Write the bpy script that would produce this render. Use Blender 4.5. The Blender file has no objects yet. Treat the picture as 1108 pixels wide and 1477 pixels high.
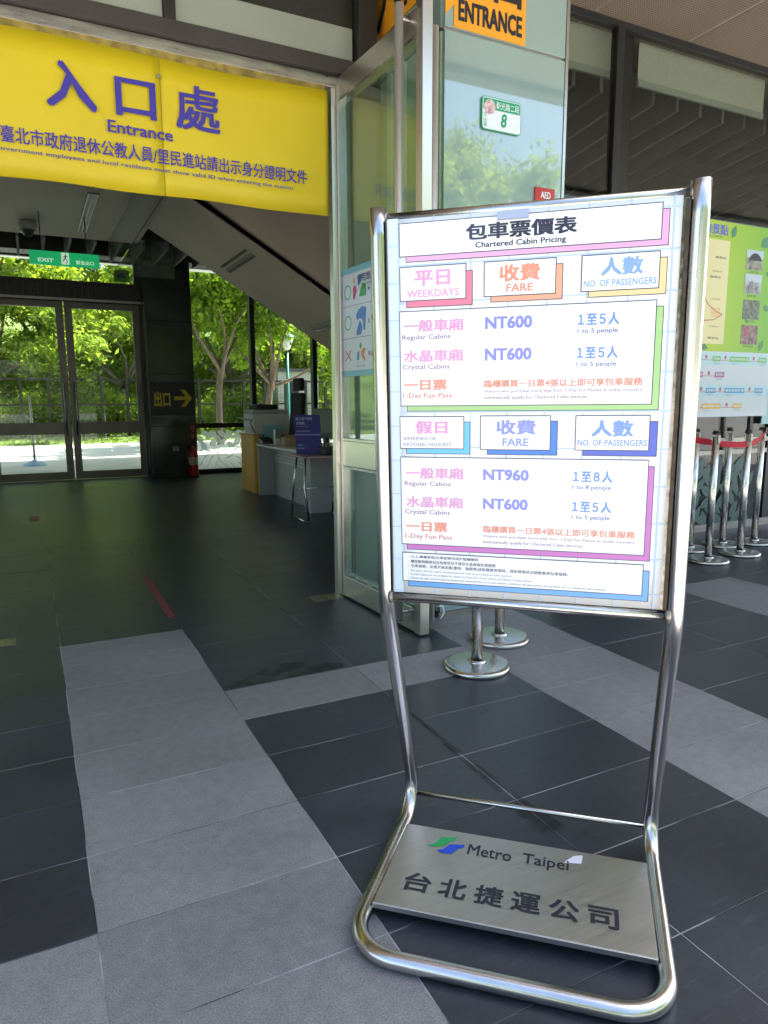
import bpy, math, random
import numpy as np
from mathutils import Vector, Matrix
R = math.radians
random.seed(7)
rng = np.random.default_rng(11)
sc = bpy.context.scene
COL = sc.collection

# ------------------------------------------------------------------ camera, sky, sun, exposure
cam = bpy.data.cameras.new('camera'); camo = bpy.data.objects.new('camera', cam); COL.objects.link(camo)
cam.sensor_fit = 'VERTICAL'; cam.sensor_height = 24.0; cam.lens = 24.0 * 1004.72 / 1477.0
cam.clip_start = 0.05; cam.clip_end = 900
YAW, PITCH, ROLL = 0.46600, 0.15818, 0.004257
fw = Vector((math.sin(YAW) * math.cos(PITCH), math.cos(YAW) * math.cos(PITCH), -math.sin(PITCH)))
r0 = Vector((math.cos(YAW), -math.sin(YAW), 0)); d0 = fw.cross(r0)
r1 = math.cos(ROLL) * r0 + math.sin(ROLL) * d0; d1 = -math.sin(ROLL) * r0 + math.cos(ROLL) * d0
camo.matrix_world = Matrix(((r1.x, -d1.x, -fw.x, 0), (r1.y, -d1.y, -fw.y, 0), (r1.z, -d1.z, -fw.z, 1.21), (0, 0, 0, 1)))
sc.camera = camo

SUN_EL, SUN_AZ = R(58), R(76)          # azimuth clockwise from +Y (north of the sky texture)
w = bpy.data.worlds.new('World'); sc.world = w; w.use_nodes = True
nt = w.node_tree; nt.nodes.clear()
sky = nt.nodes.new('ShaderNodeTexSky'); sky.sky_type = 'NISHITA'; sky.sun_disc = False
sky.sun_elevation = SUN_EL; sky.sun_rotation = SUN_AZ; sky.air_density = 1.0; sky.dust_density = 3.0
bg = nt.nodes.new('ShaderNodeBackground'); bg.inputs[1].default_value = 0.15
wo = nt.nodes.new('ShaderNodeOutputWorld'); nt.links.new(sky.outputs[0], bg.inputs[0]); nt.links.new(bg.outputs[0], wo.inputs[0])
sl = bpy.data.lights.new('sun', 'SUN'); sl.energy = 5.0; sl.angle = R(0.53); sl.color = (1, .95, .87)
so = bpy.data.objects.new('sun', sl); COL.objects.link(so)
sd = Vector((math.sin(SUN_AZ) * math.cos(SUN_EL), math.cos(SUN_AZ) * math.cos(SUN_EL), math.sin(SUN_EL)))
so.rotation_euler = sd.to_track_quat('Z', 'Y').to_euler(); so.location = (60, 20, 60)
sc.view_settings.view_transform = 'Standard'; sc.view_settings.look = 'None'
sc.view_settings.exposure = 2.12; sc.view_settings.gamma = 1.0; sc.view_settings.use_curve_mapping = False
sc.cycles.max_bounces = 10; sc.cycles.diffuse_bounces = 5; sc.cycles.glossy_bounces = 5
sc.cycles.transparent_max_bounces = 28; sc.cycles.caustics_reflective = False; sc.cycles.caustics_refractive = False
sc.cycles.sample_clamp_indirect = 6.0

# ------------------------------------------------------------------ materials
def srgb(r, g, b):
    f = lambda c: ((c / 255 + .055) / 1.055) ** 2.4 if c > 10 else c / 255 / 12.92
    return (f(r), f(g), f(b), 1)
def mat(name, col, rough=.5, metal=0., noise=0., nscale=20., bump=0., bscale=60., coat=0., spec=.5, emit=0, rvar=0., stretch=None, island=0.):
    m = bpy.data.materials.new(name); m.use_nodes = True; t = m.node_tree; b = t.nodes['Principled BSDF']
    c = col if len(col) == 4 else (*col, 1)
    b.inputs['Base Color'].default_value = c; b.inputs['Roughness'].default_value = rough
    b.inputs['Metallic'].default_value = metal; b.inputs['Coat Weight'].default_value = coat
    b.inputs['Coat Roughness'].default_value = .06; b.inputs['Specular IOR Level'].default_value = spec
    if emit: b.inputs['Emission Color'].default_value = c; b.inputs['Emission Strength'].default_value = emit
    N = t.nodes.new; L = t.links.new
    if noise or bump or rvar:
        tc = N('ShaderNodeTexCoord'); mp = N('ShaderNodeMapping'); L(tc.outputs['Object'], mp.inputs[0])
        if stretch: mp.inputs['Scale'].default_value = stretch
        n = N('ShaderNodeTexNoise'); n.inputs['Scale'].default_value = nscale; n.inputs['Detail'].default_value = 6; L(mp.outputs[0], n.inputs['Vector'])
    if noise:
        mr = N('ShaderNodeMapRange'); mr.inputs[1].default_value = .3; mr.inputs[2].default_value = .7
        mr.inputs[3].default_value = 1 - noise; mr.inputs[4].default_value = 1 + noise; L(n.outputs[0], mr.inputs[0])
        mx = N('ShaderNodeVectorMath'); mx.operation = 'SCALE'; mx.inputs[0].default_value = c[:3]
        L(mr.outputs[0], mx.inputs['Scale']); L(mx.outputs[0], b.inputs['Base Color'])
    if rvar:
        mr2 = N('ShaderNodeMapRange'); mr2.inputs[1].default_value = .3; mr2.inputs[2].default_value = .7
        mr2.inputs[3].default_value = max(.02, rough - rvar); mr2.inputs[4].default_value = rough + rvar
        L(n.outputs[0], mr2.inputs[0]); L(mr2.outputs[0], b.inputs['Roughness'])
    if bump:
        n2 = N('ShaderNodeTexNoise'); n2.inputs['Scale'].default_value = bscale; n2.inputs['Detail'].default_value = 4; L(mp.outputs[0], n2.inputs['Vector'])
        bp = N('ShaderNodeBump'); bp.inputs['Strength'].default_value = bump; bp.inputs['Distance'].default_value = .004
        L(n2.outputs[0], bp.inputs['Height']); L(bp.outputs[0], b.inputs['Normal'])
    return m

def glass_mat(name, tint=(.86, .93, .9), refl=1.0, ior=1.5, rough=.0, body=None, bodyfac=0.0):
    m = bpy.data.materials.new(name); m.use_nodes = True; t = m.node_tree; t.nodes.clear(); N = t.nodes.new; L = t.links.new
    o = N('ShaderNodeOutputMaterial'); tr = N('ShaderNodeBsdfTransparent'); tr.inputs[0].default_value = (*tint, 1)
    gl = N('ShaderNodeBsdfGlossy'); gl.inputs['Roughness'].default_value = rough; gl.inputs['Color'].default_value = (refl, refl, refl, 1)
    f0 = ((ior - 1) / (ior + 1)) ** 2; mx = N('ShaderNodeMixShader')      # Schlick reflectance, the same on both faces of a thin pane
    lw_ = N('ShaderNodeLayerWeight'); lw_.inputs[0].default_value = .5
    pw = N('ShaderNodeMath'); pw.operation = 'POWER'; L(lw_.outputs['Facing'], pw.inputs[0]); pw.inputs[1].default_value = 5
    fr = N('ShaderNodeMath'); fr.operation = 'MULTIPLY_ADD'; L(pw.outputs[0], fr.inputs[0]); fr.inputs[1].default_value = 1 - f0; fr.inputs[2].default_value = f0
    L(fr.outputs[0], mx.inputs[0])
    if body:
        df = N('ShaderNodeBsdfDiffuse'); df.inputs[0].default_value = (*body, 1); m2 = N('ShaderNodeMixShader'); m2.inputs[0].default_value = bodyfac
        L(tr.outputs[0], m2.inputs[1]); L(df.outputs[0], m2.inputs[2]); L(m2.outputs[0], mx.inputs[1])
    else:
        L(tr.outputs[0], mx.inputs[1])
    L(gl.outputs[0], mx.inputs[2]); L(mx.outputs[0], o.inputs[0])
    return m

def tile_mat(name, col, rough, speck, seedv, wear):
    """stone tile: object-random tint, large soft wear, fine grain, faint scuffs"""
    m = bpy.data.materials.new(name); m.use_nodes = True; t = m.node_tree; b = t.nodes['Principled BSDF']; N = t.nodes.new; L = t.links.new
    g = N('ShaderNodeNewGeometry'); oi = N('ShaderNodeObjectInfo')
    n1 = N('ShaderNodeTexNoise'); n1.inputs['Scale'].default_value = 1.7; n1.inputs['Detail'].default_value = 5; L(g.outputs['Position'], n1.inputs['Vector'])
    n2 = N('ShaderNodeTexNoise'); n2.inputs['Scale'].default_value = 260; n2.inputs['Detail'].default_value = 2; L(g.outputs['Position'], n2.inputs['Vector'])
    n3 = N('ShaderNodeTexNoise'); n3.inputs['Scale'].default_value = 24; n3.inputs['Detail'].default_value = 8; n3.inputs['Roughness'].default_value = .7; L(g.outputs['Position'], n3.inputs['Vector'])
    def mr(src, a, b2, lo=.3, hi=.7):
        q = N('ShaderNodeMapRange'); q.inputs[1].default_value = lo; q.inputs[2].default_value = hi; q.inputs[3].default_value = a; q.inputs[4].default_value = b2; L(src, q.inputs[0]); return q.outputs[0]
    def mul(a, b2):
        q = N('ShaderNodeMath'); q.operation = 'MULTIPLY'; L(a, q.inputs[0]); L(b2, q.inputs[1]); return q.outputs[0]
    k = mul(mul(mr(n1.outputs[0], 1 - wear, 1 + wear), mr(n2.outputs[0], 1 - speck, 1 + speck)), mul(mr(n3.outputs[0], .84, 1.14), mr(oi.outputs['Random'], .9, 1.1, 0, 1)))
    sc_ = N('ShaderNodeVectorMath'); sc_.operation = 'SCALE'; sc_.inputs[0].default_value = col; L(k, sc_.inputs['Scale'])
    # pale scuffs
    mp = N('ShaderNodeMapping'); mp.inputs['Rotation'].default_value = (0, 0, .6); mp.inputs['Scale'].default_value = (3, 22, 1); L(g.outputs['Position'], mp.inputs[0])
    n4 = N('ShaderNodeTexNoise'); n4.inputs['Scale'].default_value = 2.2; n4.inputs['Detail'].default_value = 9; n4.inputs['Roughness'].default_value = .75; L(mp.outputs[0], n4.inputs['Vector'])
    f = mr(n4.outputs[0], 0, .26, .57, .8)
    mx = N('ShaderNodeMix'); mx.data_type = 'RGBA'; L(f, mx.inputs[0]); L(sc_.outputs[0], mx.inputs[6]); mx.inputs[7].default_value = (.3, .31, .33, 1)
    L(mx.outputs[2], b.inputs['Base Color'])
    L(mr(n1.outputs[0], rough - .03, rough + .05), b.inputs['Roughness'])
    bp = N('ShaderNodeBump'); bp.inputs['Strength'].default_value = .25; bp.inputs['Distance'].default_value = .0006; L(n2.outputs[0], bp.inputs['Height']); L(bp.outputs[0], b.inputs['Normal'])
    return m

def leaf_mat(name, col, trans=.45):
    m = bpy.data.materials.new(name); m.use_nodes = True; t = m.node_tree; t.nodes.clear(); N = t.nodes.new; L = t.links.new
    o = N('ShaderNodeOutputMaterial'); a = N('ShaderNodeAttribute'); a.attribute_name = 'tint'
    cr = N('ShaderNodeMix'); cr.data_type = 'RGBA'; L(a.outputs['Fac'], cr.inputs[0])
    cr.inputs[6].default_value = (col[0] * .5, col[1] * .55, col[2] * .6, 1); cr.inputs[7].default_value = (col[0] * 1.5, col[1] * 1.35, col[2] * 1.1, 1)
    p = N('ShaderNodeBsdfPrincipled'); p.inputs['Roughness'].default_value = .6; p.inputs['Specular IOR Level'].default_value = .2; L(cr.outputs[2], p.inputs['Base Color'])
    tl = N('ShaderNodeBsdfTranslucent'); vm = N('ShaderNodeVectorMath'); vm.operation = 'MULTIPLY'; vm.inputs[1].default_value = (1.5, 1.6, .5); L(cr.outputs[2], vm.inputs[0]); L(vm.outputs[0], tl.inputs[0])
    mx = N('ShaderNodeMixShader'); mx.inputs[0].default_value = trans; L(p.outputs[0], mx.inputs[1]); L(tl.outputs[0], mx.inputs[2]); L(mx.outputs[0], o.inputs[0])
    return m

M = {}
M['steel'] = mat('brushed_steel', (.56, .55, .53), .24, 1, .10, 9, .10, 300, rvar=.08, stretch=(1, 1, .15))
M['steel_tube'] = mat('polished_steel_tube', (.58, .565, .54), .23, 1, .10, 9, .06, 260, rvar=.06, stretch=(1, 1, .25))
M['steel_frame'] = mat('door_frame_steel', (.74, .70, .64), .30, 1)
M['strip'] = mat('pale_strip_paint', (.62, .66, .55), .4)
M['bar'] = mat('satin_steel_bar', (.86, .85, .83), .42, .85, .04, 5)
M['post'] = mat('satin_steel_post', (.74, .73, .70), .27, 1, .08, 9, rvar=.05)
M['door_alu'] = mat('backlit_door_frame', (.13, .125, .115), .40, .8, .12, 5)  # metal colour darkened to stand for the backlit side of the frames
M['steel_dull'] = mat('dull_aluminium', (.32, .31, .29), .42, .9, .12, 5, rvar=.1)
M['plate'] = mat('brushed_steel_plate', (.60, .59, .58), .36, 1, .08, 30, .12, 260, rvar=.05, stretch=(.12, 8, 8))
M['dark_metal'] = mat('dark_bronze_metal', (.035, .032, .03), .42, .3, .15, 8)
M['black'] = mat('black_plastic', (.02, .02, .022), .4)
M['beam_dark'] = mat('dark_beam_paint', (.05, .043, .042), .45, 0, .12, 6)
M['wall'] = mat('painted_wall', (.42, .40, .37), .7, 0, .06, 2, .05, 40)
M['ceiling'] = mat('painted_ceiling', (.56, .49, .41), .75, 0, .06, 1.5)
M['ceiling_dark'] = mat('dark_void', (.03, .035, .03), .8)
M['column'] = mat('polished_dark_stone', (.042, .05, .046), .13, 0, .25, 3, rvar=.05)
M['fin'] = mat('grey_ceiling_fin', (.26, .26, .24), .65, 0, .1, 3)
M['banner'] = mat('yellow_vinyl', (.74, .555, .013), .48, 0, .04, 2.5, .25, 3)
M['banner_ink'] = mat('violet_ink', (.055, .035, .36), .45)
M['steel_beam'] = mat('worn_steel_channel', (.42, .38, .34), .34, .9, .22, 10, rvar=.1, stretch=(.6, 4, 4))
M['worn'] = mat('worn_adhesive', (.30, .22, .05), .7, 0, .55, 16)
M['teal'] = mat('back_painted_teal_glass', (.26, .37, .365), .04, 0, .05, 2, coat=1.0, spec=.9)
M['teal'].node_tree.nodes['Principled BSDF'].inputs['Coat Roughness'].default_value = .01; M['teal'].node_tree.nodes['Principled BSDF'].inputs['Coat IOR'].default_value = 1.75
M['transom'] = mat('pale_transom_glass', (.30, .34, .29), .04, 0, .05, 2, coat=1.0, spec=.9)  # pale grey-green base colour under a glossy coat
M['glass'] = glass_mat('clear_glass', refl=.45)
M['leafglass'] = glass_mat('door_glass', (.84, .94, .88), 1.0, 1.85, 0, (.42, .60, .46), .05)
M['darkglass'] = glass_mat('tinted_glass', (.80, .83, .81), .8, 1.5)
M['barrier'] = glass_mat('smoke_barrier_glass', (.80, .84, .82), 1, 1.5, 0, (.3, .33, .32), .12)
M['orange'] = mat('orange_sign_vinyl', (.86, .36, .02), .4, coat=.3)
M['ink'] = mat('black_ink', (.018, .018, .03), .45)
M['paper'] = mat('poster_paper', (.86, .87, .90), .38, coat=.5)
M['white'] = mat('white_paint', (.80, .80, .80), .45)
M['white_plastic'] = mat('white_plastic', (.62, .64, .66), .4)
M['grey_lam'] = mat('grey_laminate', (.44, .45, .47), .45, 0, .04, 3)
M['yellow_lam'] = mat('yellow_laminate', (.72, .40, .06), .5, 0, .05, 3)
M['red'] = mat('red_paint', (.45, .015, .012), .3, coat=.4)
M['red_tape'] = mat('worn_red_tape', (.22, .035, .045), .6, 0, .25, 30)
M['belt'] = mat('red_belt', (.50, .012, .03), .7, bump=.2, bscale=400)
M['green'] = mat('green_exit_sign', (.01, .48, .16), .4, emit=.12)
M['exit_white'] = mat('exit_sign_white', (.7, .9, .75), .4, emit=.12)
M['sign_green'] = mat('plaque_green', (.01, .33, .16), .35)
M['sign_white'] = mat('plaque_white', (.74, .78, .82), .3, coat=.4)
M['grout'] = mat('grout', (.20, .20, .198), .9, 0, .9, 2.6)
for n_ in M['grout'].node_tree.nodes:
    if n_.type == 'MAP_RANGE': n_.inputs[1].default_value = .44; n_.inputs[2].default_value = .58
M['tile_dark'] = tile_mat('dark_tile', (.036, .040, .048), .36, .22, 1, .22)
M['tile_light'] = tile_mat('light_tile', (.222, .216, .213), .52, .30, 2, .15)
M['brass'] = mat('worn_brass', (.34, .32, .2), .4, .8, .5, 40)
m = bpy.data.materials.new('frosted_leaf_film'); m.use_nodes = True; t = m.node_tree; b = t.nodes['Principled BSDF']; b.inputs['Base Color'].default_value = (.8, .82, .8, 1)
tl = t.nodes.new('ShaderNodeBsdfTranslucent'); tl.inputs[0].default_value = (.85, .87, .85, 1); mx = t.nodes.new('ShaderNodeMixShader'); mx.inputs[0].default_value = .6
t.links.new(b.outputs[0], mx.inputs[1]); t.links.new(tl.outputs[0], mx.inputs[2]); t.links.new(mx.outputs[0], t.nodes['Material Output'].inputs[0]); M['leaf_film'] = m
M['leaf_film_teal'] = mat('teal_leaf_film', (.12, .20, .185), .5)
M['trunk'] = mat('tree_bark', (.16, .12, .085), .9, 0, .35, 14, .6, 30, stretch=(1, 1, .3))
M['teal_pole'] = mat('teal_lamp_paint', (.03, .20, .19), .45)
M['frost'] = mat('frosted_lamp_glass', (.75, .76, .74), .3)
M['fence'] = mat('rusty_fence_paint', (.02, .015, .01), .7, 0, .3, 8)
M['blind'] = mat('roller_blind_fabric', (.62, .61, .50), .8, 0, .05, 30)
M['blind_bar'] = mat('blind_bottom_bar', (.42, .44, .38), .5)
M['navy'] = mat('navy_print', (.03, .022, .20), .6)
M['card'] = mat('cardboard', (.42, .29, .17), .8, 0, .08, 20)
M['chair'] = mat('black_chair_fabric', (.018, .018, .02), .8)
_cc = {}
def ink(r, g, b, rough=.4):
    k = (r, g, b)
    if k not in _cc:
        c = srgb(r, g, b); _cc[k] = mat('print_%02x%02x%02x' % k, tuple((x ** 1.08) * .86 for x in c[:3]), rough, coat=.4)
    return _cc[k]
leafA = leaf_mat('broad_leaf', (.17, .26, .05), .6); leafB = leaf_mat('yellow_green_leaf', (.29, .37, .10), .6); leafC = leaf_mat('deep_leaf', (.19, .26, .06), .6)
leafG = leaf_mat('ground_cover_leaf', (.16, .23, .025), .35)

def brick_floor(name, col, rough):
    m = bpy.data.materials.new(name); m.use_nodes = True; t = m.node_tree; b = t.nodes['Principled BSDF']; N = t.nodes.new; L = t.links.new
    g = N('ShaderNodeNewGeometry'); mp = N('ShaderNodeMapping'); mp.inputs['Location'].default_value = (-.05, -1.58, 0); L(g.outputs['Position'], mp.inputs[0])
    br = N('ShaderNodeTexBrick'); br.offset = 0; br.inputs['Scale'].default_value = 1; br.inputs['Brick Width'].default_value = .598; br.inputs['Row Height'].default_value = .305
    br.inputs['Mortar Size'].default_value = .003; br.inputs['Color1'].default_value = (*[c * .92 for c in col], 1); br.inputs['Color2'].default_value = (*[c * 1.1 for c in col], 1)
    br.inputs['Mortar'].default_value = (.10, .10, .10, 1); L(mp.outputs[0], br.inputs[0]); L(br.outputs[0], b.inputs['Base Color'])
    n = N('ShaderNodeTexNoise'); n.inputs['Scale'].default_value = 2; n.inputs['Detail'].default_value = 5; L(g.outputs['Position'], n.inputs['Vector'])
    q = N('ShaderNodeMapRange'); q.inputs[1].default_value = .3; q.inputs[2].default_value = .7; q.inputs[3].default_value = rough - .02; q.inputs[4].default_value = rough + .04
    b.inputs['Roughness'].default_value = rough
    return m
M['floor_far'] = brick_floor('distant_dark_tiles', (.036, .040, .049), .34)
M['forecourt'] = mat('forecourt_paving', (.40, .39, .37), .85, 0, .15, 1.2)  # unseen paving, kept pale to bounce light in under the canopy
M['plaza'] = mat('pale_concrete', (.55, .53, .49), .85, 0, .12, 1.2, .1, 30)
M['soil'] = mat('soil_and_grass', (.13, .18, .04), .95, 0, .4, 1.2)
def perf_mat():
    m = bpy.data.materials.new('perforated_panel'); m.use_nodes = True; t = m.node_tree; b = t.nodes['Principled BSDF']; N = t.nodes.new; L = t.links.new
    g = N('ShaderNodeNewGeometry'); sx = N('ShaderNodeSeparateXYZ'); L(g.outputs['Position'], sx.inputs[0])
    def s(o):
        a = N('ShaderNodeMath'); a.operation = 'MULTIPLY'; L(o, a.inputs[0]); a.inputs[1].default_value = 2 * math.pi / .022
        c = N('ShaderNodeMath'); c.operation = 'SINE'; L(a.outputs[0], c.inputs[0]); return c.outputs[0]
    ad = N('ShaderNodeMath'); L(s(sx.outputs[0]), ad.inputs[0]); L(s(sx.outputs[1]), ad.inputs[1])
    gt = N('ShaderNodeMapRange'); gt.inputs[1].default_value = .5; gt.inputs[2].default_value = 1.1; L(ad.outputs[0], gt.inputs[0])
    n = N('ShaderNodeTexNoise'); n.inputs['Scale'].default_value = 1.1; n.inputs['Detail'].default_value = 4; L(g.outputs['Position'], n.inputs['Vector'])
    mx = N('ShaderNodeMix'); mx.data_type = 'RGBA'; L(gt.outputs[0], mx.inputs[0]); mx.inputs[6].default_value = (.42, .33, .25, 1); mx.inputs[7].default_value = (.10, .075, .055, 1)
    m2 = N('ShaderNodeVectorMath'); m2.operation = 'SCALE'; q = N('ShaderNodeMapRange'); q.inputs[3].default_value = .75; q.inputs[4].default_value = 1.25; L(n.outputs[0], q.inputs[0])
    L(mx.outputs[2], m2.inputs[0]); L(q.outputs[0], m2.inputs['Scale']); L(m2.outputs[0], b.inputs['Base Color']); b.inputs['Roughness'].default_value = .6
    return m
M['perf'] = perf_mat()
M['perf_joint'] = mat('panel_joint', (.45, .38, .31), .6, 0, .2, 6)

# ------------------------------------------------------------------ mesh helpers
class MB:
    def __init__(s): s.v = []; s.f = []; s.sm = []; s.mi = []; s.cur = 0
    def add(s, vs, fs, smooth=False):
        o = len(s.v); s.v += [tuple(p) for p in vs]; s.f += [tuple(i + o for i in f) for f in fs]; s.sm += [smooth] * len(fs); s.mi += [s.cur] * len(fs); return s
    def box(s, x0, x1, y0, y1, z0, z1):
        return s.add([(x0, y0, z0), (x1, y0, z0), (x1, y1, z0), (x0, y1, z0), (x0, y0, z1), (x1, y0, z1), (x1, y1, z1), (x0, y1, z1)],
                     [(0, 3, 2, 1), (4, 5, 6, 7), (0, 1, 5, 4), (1, 2, 6, 5), (2, 3, 7, 6), (3, 0, 4, 7)])
    def obox(s, o, ax, ay, az, a, b, c):
        """box from corner ranges a=(a0,a1).. along axes ax, ay, az about origin o"""
        o, ax, ay, az = map(Vector, (o, ax, ay, az)); P = [o + ax * a[i] + ay * b[j] + az * c[k] for k in (0, 1) for i, j in ((0, 0), (1, 0), (1, 1), (0, 1))]
        return s.add(P, [(0, 3, 2, 1), (4, 5, 6, 7), (0, 1, 5, 4), (1, 2, 6, 5), (2, 3, 7, 6), (3, 0, 4, 7)])
    def tube(s, path, r, n=14, caps=True, closed=False):
        P = [Vector(p) for p in path]; m = len(P); rr = r if hasattr(r, '__len__') else [r] * m
        T = []
        for i in range(m):
            a = P[i] - P[i - 1] if i else P[1] - P[0]; b = P[i + 1] - P[i] if i < m - 1 else P[i] - P[i - 1]
            T.append((a.normalized() + b.normalized()).normalized())
        up = Vector((0, 0, 1)) if abs(T[0].z) < .9 else Vector((1, 0, 0)); u = T[0].cross(up).normalized(); vs = []
        for i in range(m):
            u = (u - T[i] * u.dot(T[i])).normalized(); v = T[i].cross(u)
            vs += [P[i] + (u * math.cos(2 * math.pi * k / n) + v * math.sin(2 * math.pi * k / n)) * rr[i] for k in range(n)]
        fs = [(i * n + k, i * n + (k + 1) % n, (i + 1) * n + (k + 1) % n, (i + 1) * n + k) for i in range(m - 1) for k in range(n)]
        s.add(vs, fs, True)
        if caps:
            o = len(s.v) - m * n
            s.f += [tuple(o + k for k in range(n))[::-1], tuple(o + (m - 1) * n + k for k in range(n))]; s.sm += [False] * 2; s.mi += [s.cur] * 2
        return s
    def lathe(s, prof, c=(0, 0, 0), n=32):
        vs = [(c[0] + r * math.cos(2 * math.pi * k / n), c[1] + r * math.sin(2 * math.pi * k / n), c[2] + z) for r, z in prof for k in range(n)]
        return s.add(vs, [(i * n + k, i * n + (k + 1) % n, (i + 1) * n + (k + 1) % n, (i + 1) * n + k) for i in range(len(prof) - 1) for k in range(n)], True)
    def prism(s, pts, thick):
        """pts: planar 3D polygon; thick: vector"""
        n = len(pts); t = Vector(thick); vs = [Vector(p) for p in pts] + [Vector(p) + t for p in pts]
        return s.add(vs, [tuple(range(n))[::-1], tuple(range(n, 2 * n))] + [(i, (i + 1) % n, n + (i + 1) % n, n + i) for i in range(n)])
    def mesh(s, name, m):
        me = bpy.data.meshes.new(name); me.from_pydata(s.v, [], s.f)
        for x in (m if isinstance(m, (list, tuple)) else [m]): me.materials.append(x)
        me.polygons.foreach_set('use_smooth', s.sm); me.polygons.foreach_set('material_index', s.mi)
        me.update(); return me
def rootloc(o):
    while o.parent: o = o.parent
    return Vector(o.location)
def link(name, me, parent=None, bevel=0):
    o = bpy.data.objects.new(name, me); COL.objects.link(o)
    if parent: o.parent = parent
    if bevel:
        b = o.modifiers.new('bevel', 'BEVEL'); b.width = bevel; b.segments = 2; b.limit_method = 'ANGLE'; b.angle_limit = R(40); b.harden_normals = False
    return o
def part(name, mb, m, parent, bevel=0, label=None, kind=None):
    """mesh given in world coordinates, stored in its thing's own frame"""
    L = rootloc(parent); mb.v = [(x - L.x, y - L.y, z - L.z) for x, y, z in mb.v]
    o = link(name, mb.mesh(name, m), parent, bevel)
    if label: o['label'] = label
    if kind: o['kind'] = kind
    return o
def thing(name, loc, label, cat, group=None):
    o = bpy.data.objects.new(name, None); o.empty_display_size = .1; COL.objects.link(o); o.location = loc
    o['label'] = label; o['category'] = cat
    if group: o['group'] = group
    return o
def solid(name, mb, m, label, cat, group=None, bevel=0):
    xs, ys, zs = zip(*mb.v); c = ((min(xs) + max(xs)) / 2, (min(ys) + max(ys)) / 2, min(zs))
    mb.v = [(x - c[0], y - c[1], z - c[2]) for x, y, z in mb.v]
    o = link(name, mb.mesh(name, m), None, bevel); o.location = c; o['label'] = label; o['category'] = cat
    if group: o['group'] = group
    return o
def struct(name, mb, m, kind='structure'):
    o = link(name, mb.mesh(name, m)); o['kind'] = kind; return o
def copy_tree(o, parent=None):
    c = o.copy(); COL.objects.link(c)
    if parent: c.parent = parent
    for ch in [x for x in o.children]: copy_tree(ch, c)
    return c
def fillet(P, rad, seg=8):
    P = [Vector(p) for p in P]; out = [P[0]]
    for i in range(1, len(P) - 1):
        r = rad[i - 1]; a = (P[i - 1] - P[i]).normalized(); b = (P[i + 1] - P[i]).normalized(); ang = a.angle(b)
        if r <= 0 or ang > 3.1: out.append(P[i]); continue
        d = r / math.tan(ang / 2); d = min(d, (P[i - 1] - P[i]).length * .5 if i > 1 else (P[i - 1] - P[i]).length * .9, (P[i + 1] - P[i]).length * .5 if i < len(P) - 2 else (P[i + 1] - P[i]).length * .9); r = d * math.tan(ang / 2)
        c = P[i] + (a + b).normalized() * (r / math.sin(ang / 2)); s0 = P[i] + a * d - c; s1 = P[i] + b * d - c; tot = s0.angle(s1); ax = s0.cross(s1).normalized()
        for k in range(seg + 1): out.append(c + Matrix.Rotation(tot * k / seg, 3, ax) @ s0)
    out.append(P[-1]); return out
_tc = {}
def glyphs(body, bold=0.0, res=2):
    k = (body, bold)
    if k in _tc: return _tc[k]
    if bold > .004:
        v0, f0 = glyphs(body, 0.0, res); v = []; f = []; b = bold * .85
        for q, (dx, dy) in enumerate(((0, 0), (-b, -b * .7), (b, -b * .7), (-b, b * .7), (b, b * .7))):
            o = len(v); v += [(p[0] + dx, p[1] + dy, q) for p in v0]; f += [tuple(i + o for i in g) for g in f0]
        _tc[k] = (v, f); return v, f
    c = bpy.data.curves.new('t', 'FONT'); c.body = body; c.size = 1; c.offset = bold; c.resolution_u = res; c.fill_mode = 'FRONT'
    o = bpy.data.objects.new('t', c); COL.objects.link(o); dg = bpy.context.evaluated_depsgraph_get()
    me = bpy.data.meshes.new_from_object(o.evaluated_get(dg)); bpy.data.objects.remove(o)
    v = [tuple(x.co) for x in me.vertices]; f = [tuple(p.vertices) for p in me.polygons]; bpy.data.meshes.remove(me); bpy.data.curves.remove(c)
    _tc[k] = (v, f); return v, f
def lettering(body, o, ax, ay, rect, m, parent, bold=.012, name='lettering', shear=0):
    """text fitted into rect=(x0,y0,x1,y1) in the frame origin o, axes ax, ay (y up)"""
    v, f = glyphs(body, bold); xs = [p[0] for p in v]; ys = [p[1] for p in v]; x0, x1, y0, y1 = min(xs), max(xs), min(ys), max(ys)
    o, ax, ay = map(Vector, (o, ax, ay)); mb = MB(); rx0, ry0, rx1, ry1 = rect; V = []
    for p in v:
        a = rx0 + (p[0] - x0) / (x1 - x0) * (rx1 - rx0); b = ry0 + ((p[1] - y0) / (y1 - y0) * (ry1 - ry0) if y1 > y0 + 1e-6 else .5 * (ry1 - ry0)); a += shear * (b - ry0)
        V.append(o + ax * a + ay * b + ax.cross(ay).normalized() * p[2] * 3e-5)
    mb.add(V, f); return part(name, mb, m, parent)

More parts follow.
